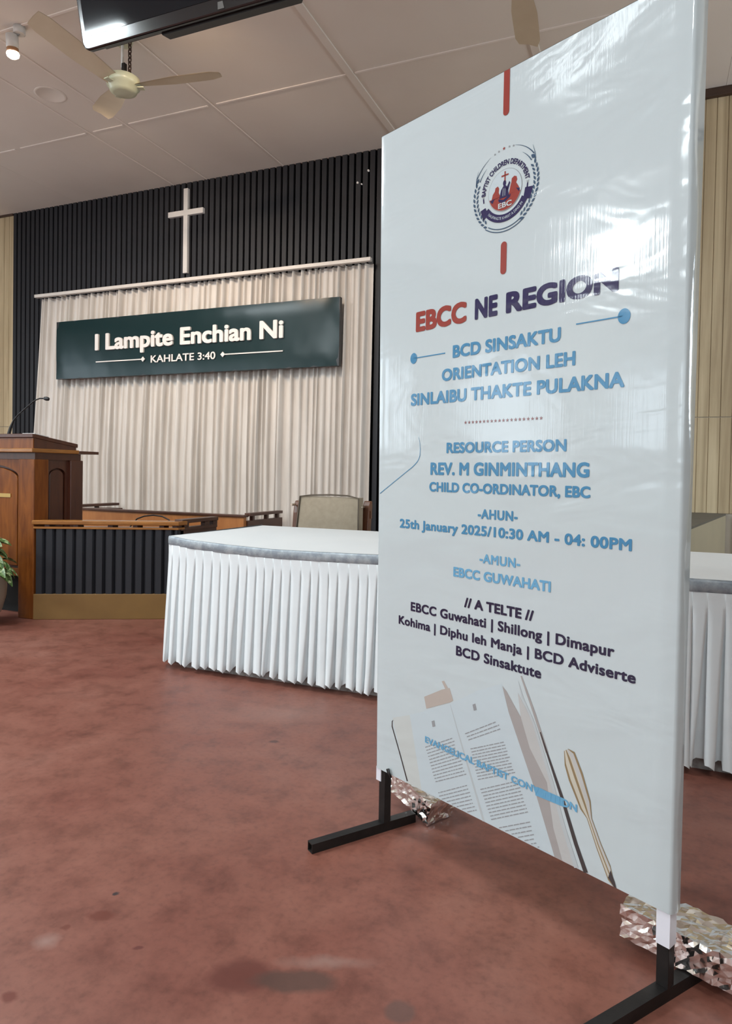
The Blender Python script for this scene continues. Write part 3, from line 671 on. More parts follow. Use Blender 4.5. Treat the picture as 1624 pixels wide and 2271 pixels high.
# ------------------------------------------------------------------ skirted tables
def interp(tab, x):
    for (a, va), (c, vc) in zip(tab, tab[1:]):
        if x <= c: return va + (vc - va) * max(0, (x - a)) / (c - a)
    return tab[-1][1]
def skirted_table(name_label, cloth_label, xa, xb, yf, yk, sag, seed, zt=0.655, flare=True):
    r = random.Random(seed); cx = (xa + xb) / 2; cy = (yf + yk) / 2
    tb = thing('folding_table', name_label, 'table', (cx, cy, 0), 'tables under white skirts')
    obj('table_top', box((xa + 0.03, yf + 0.03, 0.575), (xb - 0.03, yk - 0.03, 0.612)), M['lace'], tb)
    for lx in (xa + 0.10, xb - 0.14):
        for ly in (yf + 0.10, yk - 0.14): obj('leg', box((lx, ly, 0), (lx + 0.04, ly + 0.04, 0.575)), M['grey_metal'], tb)
    obj('base_panel', box((xa + 0.085, yf + 0.040, 0), (xb - 0.085, yf + 0.060, 0.575)), M['lace'], tb)
    tc = thing('tablecloth', cloth_label, 'tablecloth', (cx, cy, 0.6), 'white tablecloths with pleated skirts')
    # top sheet, drooping along the front edge
    rows = []; nx = 40
    for j in range(11):
        t = j / 10; row = []
        for i in range(nx + 1):
            x = xa + (xb - xa) * i / nx
            zf = interp(sag, x); z = zf + (zt - zf) * min(1, t * 1.6)
            y = yf + (yk - yf) * t
            cr_ = max(0, 1 - (x - xa) / 0.10) ** 2 * 0.016 * (1 - t)
            row.append((x, y + cr_, z))
        rows.append(row)
    obj('top_sheet', MB().grid(rows), M['cloth'], tc)
    # path round the three sides in view and the back
    def frame_pt(s):
        """s in metres along left side (back to front) then along the front, then the right side"""
        L1 = yk - yf - 0.016; L2 = xb - xa
        if s < L1: return Vector((xa, yk - s, 0)), Vector((-1, 0, 0))
        if s < L1 + L2:
            x = xa + s - L1
            return Vector((x, yf + max(0, 1 - (x - xa) / 0.10) ** 2 * 0.016, 0)), Vector((0, -1, 0))
        return Vector((xb, yf + s - L1 - L2, 0)), Vector((1, 0, 0))
    L1 = yk - yf - 0.016; L2 = xb - xa; TOT = 2 * L1 + L2
    def ztop(s):
        if s < L1: return interp(sag, xa) * 1.0 + 0.0
        if s < L1 + L2: return interp(sag, xa + s - L1)
        return interp(sag, xb)
    rows = [[], [], [], [], []]; n = int(TOT / 0.02)
    for i in range(n + 1):
        s = TOT * i / n; p, o = frame_pt(s); zt_ = ztop(s)
        for q, (dz, dd) in enumerate(((0.001, -0.003), (-0.0015, 0.004), (-0.008, 0.007), (-0.034, 0.007), (-0.043, 0.004))):
            w = 0.0015 * math.sin(s * 37) + 0.001 * math.sin(s * 91)
            rows[q].append(tuple(p + o * (dd + w) + Z * (zt_ + dz)))
    obj('silver_band', MB().grid(rows), M['silver'], tc)
    # skirt: knife pleats that open towards the hem
    cols = []; s = 0.0
    while s < TOT - 0.02:
        w = r.uniform(0.040, 0.054); cols.append((s, min(w, TOT - s), r.choice([0.2, 0.3, 0.4, 0.5, 0.6]) * r.uniform(0.8, 1.1), r.uniform(0.75, 1.15), r.uniform(-0.012, 0.012), r.uniform(0, 0.018))); s += w
    NRW = 14; mb = MB(); rows = []
    for i in range(NRW + 1):
        t = i / NRW; row = []
        g = max(0, (t - 0.11) / 0.89)
        for (s0, w, op, dep, lean, hem) in cols:
            zt_ = ztop(s0) - 0.043; zb_ = 0.030 + hem * 0.8; z = zt_ + (zb_ - zt_) * t
            # the lip of each pleat leans out, the fold behind it stays back
            wf = w * (1 - op * (g ** 0.9) - 0.02)
            sh = lean * g + 0.0022 * math.sin(6 * t + s0 * 90)* g
            outb = 0.004 + (0.032 if s0 > L1 else 0.046) * g * dep; inb = 0.004 - 0.020 * min(1, g * 3) * dep + 0.010 * g; e_ = 0.0015 * min(1, g * 8)
            for ss, dd, zz in ((s0 + 0.0005, 0.004 + (outb - 0.004) * 0.72, 0), (s0 + wf * 0.35 + sh, 0.004 + (outb - 0.004) * 0.95, 0.0), (s0 + wf * 0.8 + sh, outb, -0.006 * g), (s0 + wf + sh, outb - 0.003 * g, -0.012 * g),
                               (s0 + wf + sh - e_, inb + e_, 0), (s0 + wf + (w - wf) * 0.5 + sh, inb, 0.012 * g), (s0 + w - 0.0005, inb + e_, 0.012 * g)):
                p, o = frame_pt(min(max(ss, 0), TOT)); row.append(tuple(p + o * dd + Z * (z + zz)))
        rows.append(row)
    obj('skirt', mb.grid(rows), M['skirt'], tc)
SAG1 = [(-2.215, 0.660), (-2.10, 0.648), (-1.88, 0.636), (-1.627, 0.628), (-1.39, 0.630), (-1.09, 0.635), (-0.5, 0.650)]
skirted_table('low table under a white cloth left of the banner, before the khaki chair', 'white cloth with silver band and pleated skirt, left of the banner', -2.225, -0.46, 2.785, 3.70, SAG1, 5)
SAG2 = [(-0.2, 0.655), (2, 0.655)]
skirted_table('low table under a white cloth right of the banner, below the wood wall', 'white cloth with silver band and pleated skirt, right of the banner', -0.16, 1.65, 2.55, 3.50, SAG2, 9)

# ------------------------------------------------------------------ television, fans, spot lamps, ceiling rose
tv = thing('television', 'black flat television hung from the ceiling, tilted towards the hall', 'television', (-1.36, 2.05, 2.55))
TL = Vector((-2.012, 2.0, 2.562)); TU = Vector((0, -0.225, 0.974)).normalized(); TX = Vector((1, 0, 0)); TN = TX.cross(TU).normalized()   # TN points at the hall when negative y
if TN.y > 0: TN = -TN
TWD, THT = 1.235, 0.715
def tvp(x, y, d=0.0): return TL + TX * x + TU * y - TN * d
def rrect(x0, y0, x1, y1, r, n=5):
    pts = []
    for cx, cy, a in ((x1 - r, y1 - r, 0), (x0 + r, y1 - r, 90), (x0 + r, y0 + r, 180), (x1 - r, y0 + r, 270)):
        for i in range(n + 1): an = math.radians(a + 90 * i / n); pts.append((cx + r * math.cos(an), cy + r * math.sin(an)))
    return pts
obj('bezel', MB().prism([tvp(x, y, 0) for x, y in rrect(0, 0, TWD, THT, 0.03)], -TN * 0.028), M['tv_black'], tv, bevel=0.006)
obj('screen', MB().prism([tvp(x, y, -0.0015) for x, y in rrect(0.022, 0.045, TWD - 0.022, THT - 0.022, 0.006)], -TN * 0.004), M['tv_screen'], tv)
obj('rear_casing', MB().prism([tvp(x, y, 0.028) for x, y in ((0.05, 0.02), (0.33, 0.02), (0.345, -0.006), (TWD - 0.345, -0.006), (TWD - 0.33, 0.02), (TWD - 0.05, 0.02), (TWD - 0.05, THT - 0.05), (0.05, THT - 0.05))], -TN * 0.045), M['tv_back'], tv)
obj('sensor', MB().prism([tvp(x, y, -0.002) for x, y in ((TWD / 2 - 0.012, 0.010), (TWD / 2 + 0.014, 0.010), (TWD / 2 + 0.010, 0.032), (TWD / 2 - 0.010, 0.032))], -TN * 0.004), M['sensor'], tv)
mid = tvp(TWD / 2, THT / 2, 0.07)
obj('mount_plate', MB().prism([tvp(x, y, 0.073) for x, y in ((0.45, 0.2), (0.78, 0.2), (0.78, 0.52), (0.45, 0.52))], -TN * 0.03), M['black_steel'], tv)
obj('mount_pole', MB().tube([(mid.x, mid.y + 0.06, mid.z), (mid.x, mid.y + 0.06, ZC)], 0.022, 12).lathe((mid.x, mid.y + 0.06, ZC - 0.02), [(0.07, 0), (0.07, 0.02)], 20), M['black_steel'], tv)

def ceiling_fan(label, cx, cy, zb, angles, R, tilt, extras):
    f = thing('ceiling_fan', label, 'ceiling fan', (cx, cy, zb), 'cream ceiling fans')
    obj('motor_housing', MB().lathe((cx, cy, zb), [(0.0, -0.062), (0.055, -0.060), (0.080, -0.048), (0.092, -0.020), (0.100, -0.016), (0.103, 0.004), (0.100, 0.030), (0.088, 0.038), (0.04, 0.045), (0.0, 0.046)], 36), M['fan_cream'], f)
    for a in angles:
        d = Vector((math.cos(a), math.sin(a), 0)); s = Vector((-d.y, d.x, 0)); c = Vector((cx, cy, zb - 0.015)); V = []
        rows = []
        for q in range(10):
            t = q / 9; r_ = 0.075 + (R - 0.075) * t; w = 0.040 + 0.028 * min(1, t * 2.2); w *= (1 - 0.25 * max(0, (t - 0.93) / 0.07))
            p = c + d * r_ + Z * (tilt * r_)
            rows.append([tuple(p + s * w + Z * 0.016), tuple(p + Z * 0.006), tuple(p - s * w - Z * 0.016)])
        bl = MB().grid(rows); n_ = len(bl.v); bl.add([(v[0], v[1], v[2] - 0.003) for v in bl.v[:n_]], [f_[::-1] for f_ in bl.f], 0, True)
        b_ = obj('blade', bl, M['fan_blade'], f)
        obj('bracket', MB().obox(c + d * 0.03 - s * 0.018 - Z * 0.012, d * 0.10, s * 0.036, Z * 0.006), M['fan_cream'], b_)
    obj('down_rod', MB().tube([(cx - 0.010, cy, zb + 0.10), (cx - 0.010, cy, ZC)], 0.009, 10), M['paint_white'], f)
    obj('shackle', MB().obox((cx - 0.006, cy - 0.012, zb + 0.04), (0.022, 0, 0), (0, 0.024, 0), (0, 0, 0.085)).box((cx - 0.05, cy - 0.01, zb + 0.04), (cx + 0.05, cy + 0.01, zb + 0.055)), M['black_steel'], f)
    if extras:
        mb = MB(); z = zb + 0.045; i = 0
        while z < ZC - 0.01:
            rr_ = []; o = Vector((cx + 0.048, cy, z + 0.016))
            ax = Vector((1, 0, 0)) if i % 2 else Vector((0, 1, 0))
            for k_ in range(13): an = 2 * PI * k_ / 12; rr_.append(o + ax * 0.010 * math.cos(an) + Z * 0.018 * math.sin(an))
            mb.tube(rr_, 0.004, 6, cap=False); z += 0.026; i += 1
        obj('safety_chain', mb, M['rust'], f)
    obj('canopy', MB().lathe((cx, cy, ZC), [(0.05, -0.06), (0.06, -0.02), (0.06, 0.0)], 20), M['fan_cream'], f)
    return f
c1 = Vector((-3.096, 3.405))
ceiling_fan('cream three-bladed ceiling fan with rusty safety chain, below the black television', c1.x, c1.y, 3.395, [math.atan2(3.646 - c1.y, -2.507 + 3.096), math.atan2(2.832 - c1.y, -3.187 + 3.096), math.atan2(3.736 - c1.y, -3.594 + 3.096)], 0.605, 0.14, True)
a2 = math.atan2(3.968 - 3.40, -0.694 + 0.645)
ceiling_fan('cream ceiling fan above the banner, one blade hanging into view', -0.642, 3.375, 3.45, [a2, a2 + 2 * PI / 3, a2 - 2 * PI / 3], 0.60, 0.0, False)

def spot_lamp(label, x, y):
    s = thing('spot_lamp', label, 'spot lamp', (x, y, ZC), 'white ceiling spot lamps')
    obj('base', MB().lathe((x, y, ZC - 0.045), [(0.030, 0.0), (0.035, 0.004), (0.035, 0.045)], 24), M['lamp_white'], s)
    hx, hy = x - 0.045, y - 0.015
    obj('arm', MB().tube([(x, y, ZC - 0.04), (x - 0.02, y - 0.007, ZC - 0.05), (hx, hy, ZC - 0.055)], 0.008, 8), M['grey_metal'], s)
    d = Vector((-0.03, 0.10, -1)).normalized(); o = Vector((hx, hy, ZC - 0.045))
    obj('head', MB().tube([o, o + d * 0.003, o + d * 0.080], [0.030, 0.036, 0.036], 24), M['lamp_white'], s)
    obj('ring', MB().tube([o + d * 0.080, o + d * 0.108], [0.034, 0.034], 24), M['lamp_ring'], s)
    obj('bulb', MB().tube([o + d * 0.100, o + d * 0.112, o + d * 0.126, o + d * 0.136, o + d * 0.140], [0.033, 0.038, 0.034, 0.020, 0.004], 24), M['bulb'], s)
    l = bpy.data.lights.new('spot_beam', 'SPOT'); l.energy = 120; l.color = WARM; l.spot_size = math.radians(96); l.spot_blend = 0.9; l.shadow_soft_size = 0.04
    lo = bpy.data.objects.new('spot_beam', l); COL.objects.link(lo); lo.location = o + d * 0.16
    lo.rotation_euler = (Vector((x - 0.6, 5.3, 2.0)) - lo.location).to_track_quat('-Z', 'Y').to_euler()
    return s
spot_lamp('white ceiling spot lamp with glowing warm bulb, left of the fan', -3.651, 3.114)
spot_lamp('white ceiling spot lamp above the right half of the curtain', -2.30, 2.72)
mb = MB().lathe((-4.087, 3.754, ZC - 0.004), [(0.110, 0.004), (0.107, 0.0015), (0.092, 0.0015), (0.089, 0.0036), (0.0, 0.0036)], 40)
tag(obj('ceiling_cover', mb, M['ceiling'], origin=(-4.087, 3.754, ZC)), 'faint round cover plate set in the ceiling, lower left of the fan', 'cover plate')
for x, y in TUBE_SPOTS:
    t = thing('tube_light', 'white ceiling tube light over the hall, outside the frame of the photo', 'light', (x, y, ZC), 'ceiling tube lights')
    obj('housing', box((x - 0.62, y - 0.05, ZC - 0.04), (x + 0.62, y + 0.05, ZC)), M['paint_white'], t, bevel=0.004)
    obj('tube', MB().tube([(x - 0.59, y, ZC - 0.062), (x + 0.59, y, ZC - 0.062)], 0.014, 12), M['tube'], t)

# ------------------------------------------------------------------ banner stand
B0 = Vector((-0.73923, 1.85338, 0)); BU = Vector((math.cos(BANG), -math.sin(BANG), 0)); BO = Vector((-math.sin(BANG), -math.cos(BANG), 0))
BS = 0.958; EYEV = Vector((0, 0, EYE))
def B(u, z, d=0.0): return tuple(EYEV + (B0 + BU * u + BO * d + Z * z - EYEV) * BS)
F0 = Vector(((EYEV + (B0 - EYEV) * BS).x, (EYEV + (B0 - EYEV) * BS).y, 0))
def BF(u, out, z): return tuple(F0 + BU * u + BO * out + Z * z)      # same frame in metres above the floor
bn = thing('banner_stand', 'tall white printed banner on a black steel stand with T-shaped feet', 'banner', BF(0.43, 0, 0))
def lean(z): return 0.027 * (1 - (z - 0.138) / 1.82)
ZB_, ZT_ = 0.136, 1.959
sheet = MB(); rows = []; NZ = 60
rs = random.Random(21)
pts = [(0.0, -0.030), (0.0, -0.006), (0.002, -0.0015), (0.006, 0.0)]
right = [(0.8875, 0.0), (0.8925, -0.0015), (0.8945, -0.006)]
for i in range(NZ + 1):
    z = ZB_ + (ZT_ - ZB_) * i / NZ; l_ = lean(z); row = []
    for u, d in pts: row.append(B(l_ + u, z, d))
    for j in range(1, 24):
        u = 0.006 + (0.8875 - 0.006) * j / 24
        row.append(B(l_ + (u) * (0.8945 - l_) / 0.8945, z, 0.0))
    e = 0.0035 * math.sin(z * 9.0) + 0.0025 * math.sin(z * 23 + 1)
    for u, d in right: row.append(B(u, z, d))
    back = 0.034 + 0.014 * max(0, (z - 0.6) / 1.3)
    row.append(B(0.8955 + 0.002 * math.sin(z * 14), z, -0.018 + e)); row.append(B(0.8955, z, -back)); row.append(B(0.885, z, -back - 0.004))
    rows.append(row)
sheet.grid(rows)
top = rows[-1]
sheet.add([B(0.0, ZT_, -0.03), B(0.0, ZT_ + 0.001, 0), B(0.8945, ZT_ + 0.001, 0), B(0.8945, ZT_, -0.045)], [(0, 1, 2, 3)])
sh_ = obj('printed_sheet', sheet, M['vinyl_white'], bn)
def sq(u0, u1, d0, d1, z0, z1): return MB().obox(B(u0, z0, d0), BU * (u1 - u0) * BS, BO * (d1 - d0) * BS, Z * (z1 - z0) * BS)
obj('post', sq(0.0365, 0.0615, -0.030, -0.005, -0.0175, 1.953), M['black_steel'], bn, bevel=0.001)
obj('post', sq(0.8640, 0.8890, -0.030, -0.005, -0.0175, 1.953), M['black_steel'], bn, bevel=0.001)
obj('crossbar', sq(0.0615, 0.8640, -0.030, -0.005, 1.928, 1.953), M['black_steel'], bn)
obj('crossbar', sq(0.0615, 0.8640, -0.030, -0.005, 0.160, 0.185), M['black_steel'], bn)
obj('tape', sq(0.027, 0.0465, -0.012, -0.002, 0.100, 0.140), M['tape'], bn)
obj('tape', sq(0.8630, 0.8905, -0.0315, -0.003, 0.066, 0.141), M['tape'], bn)
obj('tie_knot', MB().tube([B(0.096, 0.131, 0.004), B(0.092, 0.143, 0.008), B(0.088, 0.153, 0.007), B(0.082, 0.150, 0.006), B(0.085, 0.140, 0.005), B(0.094, 0.135, 0.004)], 0.003, 8), M['black_plastic'], bn)
TWIST = math.radians(9.5); FO = BO * math.cos(TWIST) - BU * math.sin(TWIST); FU = BU * math.cos(TWIST) + BO * math.sin(TWIST)
for uc in (0.047, 0.8395):
    ft = MB(); w = 0.0125; c = Vector(BF(uc, -0.017, 0))
    # hollow square tube, open at the ends
    L0, L1_ = 0.232, (-0.098 if uc < 0.4 else -0.270)
    for (ua, ub, za, zb_) in ((-w, w, 0.0225, 0.025), (-w, w, 0.0, 0.0025), (-w, -w + 0.0025, 0.0025, 0.0225), (w - 0.0025, w, 0.0025, 0.0225)):
        ft.obox(c + FU * ua + FO * L1_ + Z * za, FU * (ub - ua), FO * (L0 - L1_), Z * (zb_ - za))
    obj('foot', ft, M['black_steel'], bn)
# --- print
def line(name, s, mat, u0, u1, base, cap, off=0.042, sp=1.03):
    return obj(name, letters(MB(), s, lambda x, y, d: B(x, y, 0.0008 + d), u0, u1, base, cap, off, 0.0, 0, sp), M[mat], sh_)
line('headline', 'EBCC', 'ink_red', 0.158, 0.338, 1.377, 0.054, 0.052)
line('headline', 'NE', 'ink_navy', 0.365, 0.436, 1.378, 0.052, 0.052)
line('headline', 'REGION', 'ink_navy', 0.461, 0.750, 1.378, 0.050, 0.052)
line('text_line', 'BCD SINSAKTU', 'ink_blue', 0.2940, 0.6145, 1.2915, 0.0325)
line('text_line', 'ORIENTATION LEH', 'ink_blue', 0.2575, 0.6527, 1.2347, 0.0315)
line('text_line', 'SINLAIBU THAKTE PULAKNA', 'ink_blue', 0.1442, 0.7685, 1.1775, 0.0328)
line('text_line', 'RESOURCE PERSON', 'ink_blue', 0.2790, 0.6358, 1.0465, 0.0275)
line('text_line', 'REV. M GINMINTHANG', 'ink_blue', 0.2230, 0.6932, 0.9895, 0.0330)
line('text_line', 'CHILD CO-ORDINATOR, EBC', 'ink_blue', 0.2200, 0.6967, 0.9452, 0.0255)
line('text_line', '-AHUN-', 'ink_blue', 0.3880, 0.5087, 0.8830, 0.0240, 0.038, 1.10)
line('text_line', '25th January 2025/10:30 AM - 04: 00PM', 'ink_blue', 0.1090, 0.7936, 0.8405, 0.0250, 0.037, 1.05)
line('text_line', '-AMUN-', 'ink_lightblue', 0.3965, 0.5186, 0.7733, 0.0232, 0.038, 1.10)
line('text_line', 'EBCC GUWAHATI', 'ink_lightblue', 0.3112, 0.6036, 0.7291, 0.0248)
line('text_line', '// A TELTE //', 'ink_black', 0.3500, 0.5600, 0.6555, 0.0250)
line('text_line', 'EBCC Guwahati | Shillong | Dimapur', 'ink_black', 0.1587, 0.7611, 0.6150, 0.0250, 0.034, 1.05)
line('text_line', 'Kohima | Diphu leh Manja | BCD Adviserte', 'ink_black', 0.1119, 0.8090, 0.5712, 0.0240, 0.034, 1.05)
line('text_line', 'BCD Sinsaktute', 'ink_black', 0.3259, 0.5834, 0.5278, 0.0250, 0.034, 1.05)
mb = MB()
for i in range(20):
    u = 0.342 + (0.5675 - 0.342) * i / 19; z = 1.1235; r_ = 0.0050; pts_ = []
    for q in range(10):
        an = PI / 2 + PI * q / 5; rr_ = r_ if q % 2 == 0 else r_ * 0.38
        pts_.append(B(u + rr_ * math.cos(an), z + rr_ * math.sin(an), 0.0008))
    mb.add(pts_, [list(range(10))])
obj('star_row', mb, M['ink_maroon'], sh_)
def poly(mb, pts, d=0.0008, mi=0): mb.add([B(u, z, d) for u, z in pts], [list(range(len(pts)))], mi); return mb
def disc(mb, u, z, r, d=0.0008, mi=0, rz=None, n=28): return poly(mb, [(u + r * math.cos(2 * PI * i / n), z + (rz or r) * math.sin(2 * PI * i / n)) for i in range(n)], d, mi)
def stroke(mb, pts, w, d=0.0008, mi=0):
    """ribbon along 2-D points; w may be a list"""
    n = len(pts); ws_ = w if isinstance(w, list) else [w] * n; L_ = []; R_ = []
    for i in range(n):
        a = Vector(pts[max(0, i - 1)]); c = Vector(pts[min(n - 1, i + 1)]); t = (c - a).normalized(); nn = Vector((-t.y, t.x)) * ws_[i] / 2; p = Vector(pts[i])
        L_.append(tuple(p + nn)); R_.append(tuple(p - nn))
    for i in range(n - 1): poly(mb, [L_[i], L_[i + 1], R_[i + 1], R_[i]], d, mi)
    return mb
def rbar(z0, z1, round_top):
    pts_ = [(0.4405 + 0.0088 * (1 - math.cos(PI * i / 10)), z0 + 0.0088 - 0.0088 * math.sin(PI * i / 10)) for i in range(11)]
    if round_top: pts_ += [(0.4405 + 0.0088 * (1 + math.cos(PI * i / 10)), z1 - 0.0088 + 0.0088 * math.sin(PI * i / 10)) for i in range(11)]
    else: pts_ += [(0.4581, z1), (0.4405, z1)]
    return pts_
obj('accent_bar', poly(MB(), rbar(1.852, ZT_, False)), M['ink_red'], sh_)
obj('accent_bar', poly(MB(), [(u + 0.0015, z) for u, z in rbar(1.474, 1.552, True)]), M['ink_red'], sh_)
obj('pointer', stroke(disc(MB(), 0.7638, 1.3235, 0.0140, rz=0.0160), [(0.652, 1.3240), (0.76, 1.3240)], 0.0028), M['ink_blue'], sh_)
obj('pointer', stroke(disc(MB(), 0.1517, 1.3070, 0.0127, rz=0.0148), [(0.152, 1.3073), (0.2677, 1.3077)], 0.0028), M['ink_blue'], sh_)
obj('swoosh', stroke(MB(), [(0.1765, 1.092), (0.1815, 1.075), (0.1838, 1.058), (0.1827, 1.0416), (0.1786, 1.032), (0.1729, 1.0245), (0.165, 1.0175), (0.1542, 1.0097), (0.1281, 0.9946), (0.024, 0.933)], [0.0006, 0.001, 0.0015, 0.002, 0.002, 0.002, 0.002, 0.002, 0.002, 0.002]), M['ink_blue'], sh_)

# --- emblem (mat slots: navy, red, teal, white, pale, grey)
EU, EZ = 0.4505, 1.6750; em = MB(); D1, D2, D3, D4 = 0.0006, 0.0009, 0.0012, 0.0015
def pol(r, a): return (EU + r * math.cos(math.radians(a)), EZ + r * math.sin(math.radians(a)))
def arcp(r, a0, a1, n=24): return [pol(r, a0 + (a1 - a0) * i / n) for i in range(n + 1)]
disc(em, EU, EZ, 0.0500, D1, 5, n=48); disc(em, EU, EZ, 0.0488, D2, 4, n=48)
# red ground with two kneeling children in outline
poly(em, arcp(0.0480, 196, 344, 28), D3, 1)
poly(em, [(EU - 0.040, EZ - 0.016), (EU - 0.036, EZ - 0.002), (EU - 0.030, EZ + 0.004), (EU - 0.028, EZ + 0.012), (EU - 0.021, EZ + 0.014), (EU - 0.017, EZ + 0.008), (EU - 0.018, EZ - 0.002), (EU - 0.012, EZ - 0.014)], D3, 1)
poly(em, [(EU + 0.012, EZ - 0.014), (EU + 0.016, EZ + 0.004), (EU + 0.019, EZ + 0.012), (EU + 0.020, EZ + 0.021), (EU + 0.027, EZ + 0.025), (EU + 0.034, EZ + 0.022), (EU + 0.036, EZ + 0.014), (EU + 0.033, EZ + 0.008), (EU + 0.041, EZ - 0.004), (EU + 0.044, EZ - 0.014)], D3, 1)
# navy reader with open book
disc(em, EU - 0.001, EZ + 0.016, 0.0045, D4, 0, rz=0.0070)
poly(em, [(EU - 0.004, EZ + 0.010), (EU + 0.003, EZ + 0.010), (EU + 0.009, EZ + 0.003), (EU + 0.013, EZ - 0.018), (EU - 0.016, EZ - 0.018), (EU - 0.011, EZ + 0.002)], D4, 0)
poly(em, [(EU + 0.003, EZ + 0.001), (EU + 0.009, EZ + 0.010), (EU + 0.013, EZ + 0.017), (EU + 0.016, EZ + 0.013), (EU + 0.013, EZ + 0.005), (EU + 0.010, EZ - 0.004)], D4, 0)
poly(em, [(EU - 0.019, EZ - 0.018), (EU - 0.003, EZ - 0.023), (EU + 0.018, EZ - 0.014), (EU + 0.016, EZ - 0.021), (EU - 0.003, EZ - 0.031), (EU - 0.017, EZ - 0.025)], D4, 0)
stroke(em, [(EU - 0.004, EZ + 0.004), (EU - 0.005, EZ - 0.014)], 0.0012, D4 + 0.0003, 3); stroke(em, [(EU + 0.001, EZ + 0.003), (EU + 0.001, EZ - 0.014)], 0.0012, D4 + 0.0003, 3)
poly(em, [(EU - 0.044, EZ - 0.016), (EU - 0.030, EZ - 0.013), (EU - 0.036, EZ - 0.024)], D4, 0); poly(em, [(EU + 0.033, EZ - 0.005), (EU + 0.044, EZ - 0.008), (EU + 0.042, EZ - 0.016)], D4, 0)
stroke(em, [(EU, EZ + 0.020), (EU, EZ + 0.044)], 0.0036, D4, 1); stroke(em, [(EU - 0.0105, EZ + 0.0345), (EU + 0.0105, EZ + 0.0345)], 0.0036, D4, 1)
letters(em, 'EBC', lambda x, y, d: B(x, y, D4 + 0.0003 + d), EU - 0.0185, EU + 0.0215, EZ - 0.0415, 0.0125, 0.024, 0, 3)
# ribbon under the disc
poly(em, arcp(0.0575, 213, 331, 30) + arcp(0.0755, 331, 213, 30), D3, 0)
poly(em, [pol(0.064, 205), pol(0.080, 203), pol(0.086, 222), pol(0.068, 222)], D2, 0); poly(em, [pol(0.060, 349), pol(0.082, 350), pol(0.084, 330), pol(0.064, 328)], D2, 0)
def arc_text(s, r, a_mid, span, h, top, off, mi, d):
    V, F = glyphs(s, off); xa_ = min(v.x for v in V); xb_ = max(v.x for v in V)
    pts_ = []
    for v in V:
        t = (v.x - xa_) / (xb_ - xa_) - 0.5; y = (v.y + off) / (0.682 + 2 * off) * h
        a = a_mid - t * span if top else a_mid + t * span
        pts_.append(B(*pol(r + y if top else r - y, a), d + v.z))
    em.add(pts_, F, mi)
arc_text('BAPTIST CHILDREN DEPARTMENT', 0.0590, 92, 172, 0.0125, True, 0.030, 0, D2)
arc_text('NAUPANGTE KHRIST A DING IN', 0.0695, 272, 96, 0.0065, False, 0.0, 4, D4)
for a in (189, -8):   # torches
    stroke(em, [pol(0.0655, a + (4 if a > 90 else -4)), pol(0.0655, a - (6 if a > 90 else -6))], 0.0034, D2, 0)
    for q in range(5): stroke(em, [pol(0.0655, a - (6 if a > 90 else -6)), pol(0.0655 + (q - 2) * 0.002, a - (11 if a > 90 else -11))], 0.0006, D2, 5)
def leaf(r, a, rot, L, W):
    c = Vector(pol(r, a)); t = Vector((math.cos(math.radians(rot)), math.sin(math.radians(rot)))); n_ = Vector((-t.y, t.x))
    poly(em, [tuple(c + t * (L * (s_ - 0.5)) + n_ * W * w_) for s_, w_ in ((0, 0), (0.2, 0.6), (0.5, 1), (0.8, 0.55), (1, 0), (0.8, -0.55), (0.5, -1), (0.2, -0.6))], D2, 2)
for i in range(11):
    a = 158 + i * 7.4
    leaf(0.0945, a, a - 90 + 22, 0.0125, 0.0030); 
    if a < 232: leaf(0.0845, a + 3, a - 90 - 24, 0.0120, 0.0026)
for i in range(13):
    a = 26 - i * 7.0
    leaf(0.0945, a, a + 90 - 22, 0.0125, 0.0030)
    if a > -52: leaf(0.0845, a - 3, a + 90 + 24, 0.0120, 0.0026)
tw = lambda n: [0.0004 + 0.0022 * i / n for i in range(n + 1)]
stroke(em, arcp(0.1010, 116, 150, 14), tw(14), D2, 2); stroke(em, arcp(0.0880, 130, 152, 10), tw(10), D2, 2); stroke(em, [pol(0.108, 140), pol(0.102, 150), pol(0.096, 158)], [0.0004, 0.0015, 0.003], D2, 2)
stroke(em, arcp(0.1010, 74, 36, 14), tw(14), D2, 2); stroke(em, arcp(0.0880, 56, 32, 10), tw(10), D2, 2); stroke(em, [pol(0.112, 46), pol(0.104, 36), pol(0.097, 28)], [0.0004, 0.0015, 0.003], D2, 2)
leaf(0.0960, 34, -40, 0.015, 0.0045); leaf(0.0960, 152, 230, 0.015, 0.0042)
stroke(em, arcp(0.0985, 234, 306, 20), 0.0022, D2, 2); stroke(em, arcp(0.0915, 238, 302, 20), 0.0022, D2, 2)
for i, a in enumerate((109, 102, 93, 84, 77)):
    c = pol(0.1000, a); r_ = 0.0045 if i == 2 else 0.0032
    poly(em, [(c[0] + (r_ if q % 2 == 0 else r_ * 0.42) * math.cos(PI / 2 + PI * q / 5), c[1] + (r_ if q % 2 == 0 else r_ * 0.42) * math.sin(PI / 2 + PI * q / 5)) for q in range(10)], D2, 1 if i == 2 else 5)
obj('emblem', em, [M['ink_navy'], M['ink_red'], M['ink_teal'], M['vinyl_white'], M['ink_page'], M['ink_grey']], sh_)

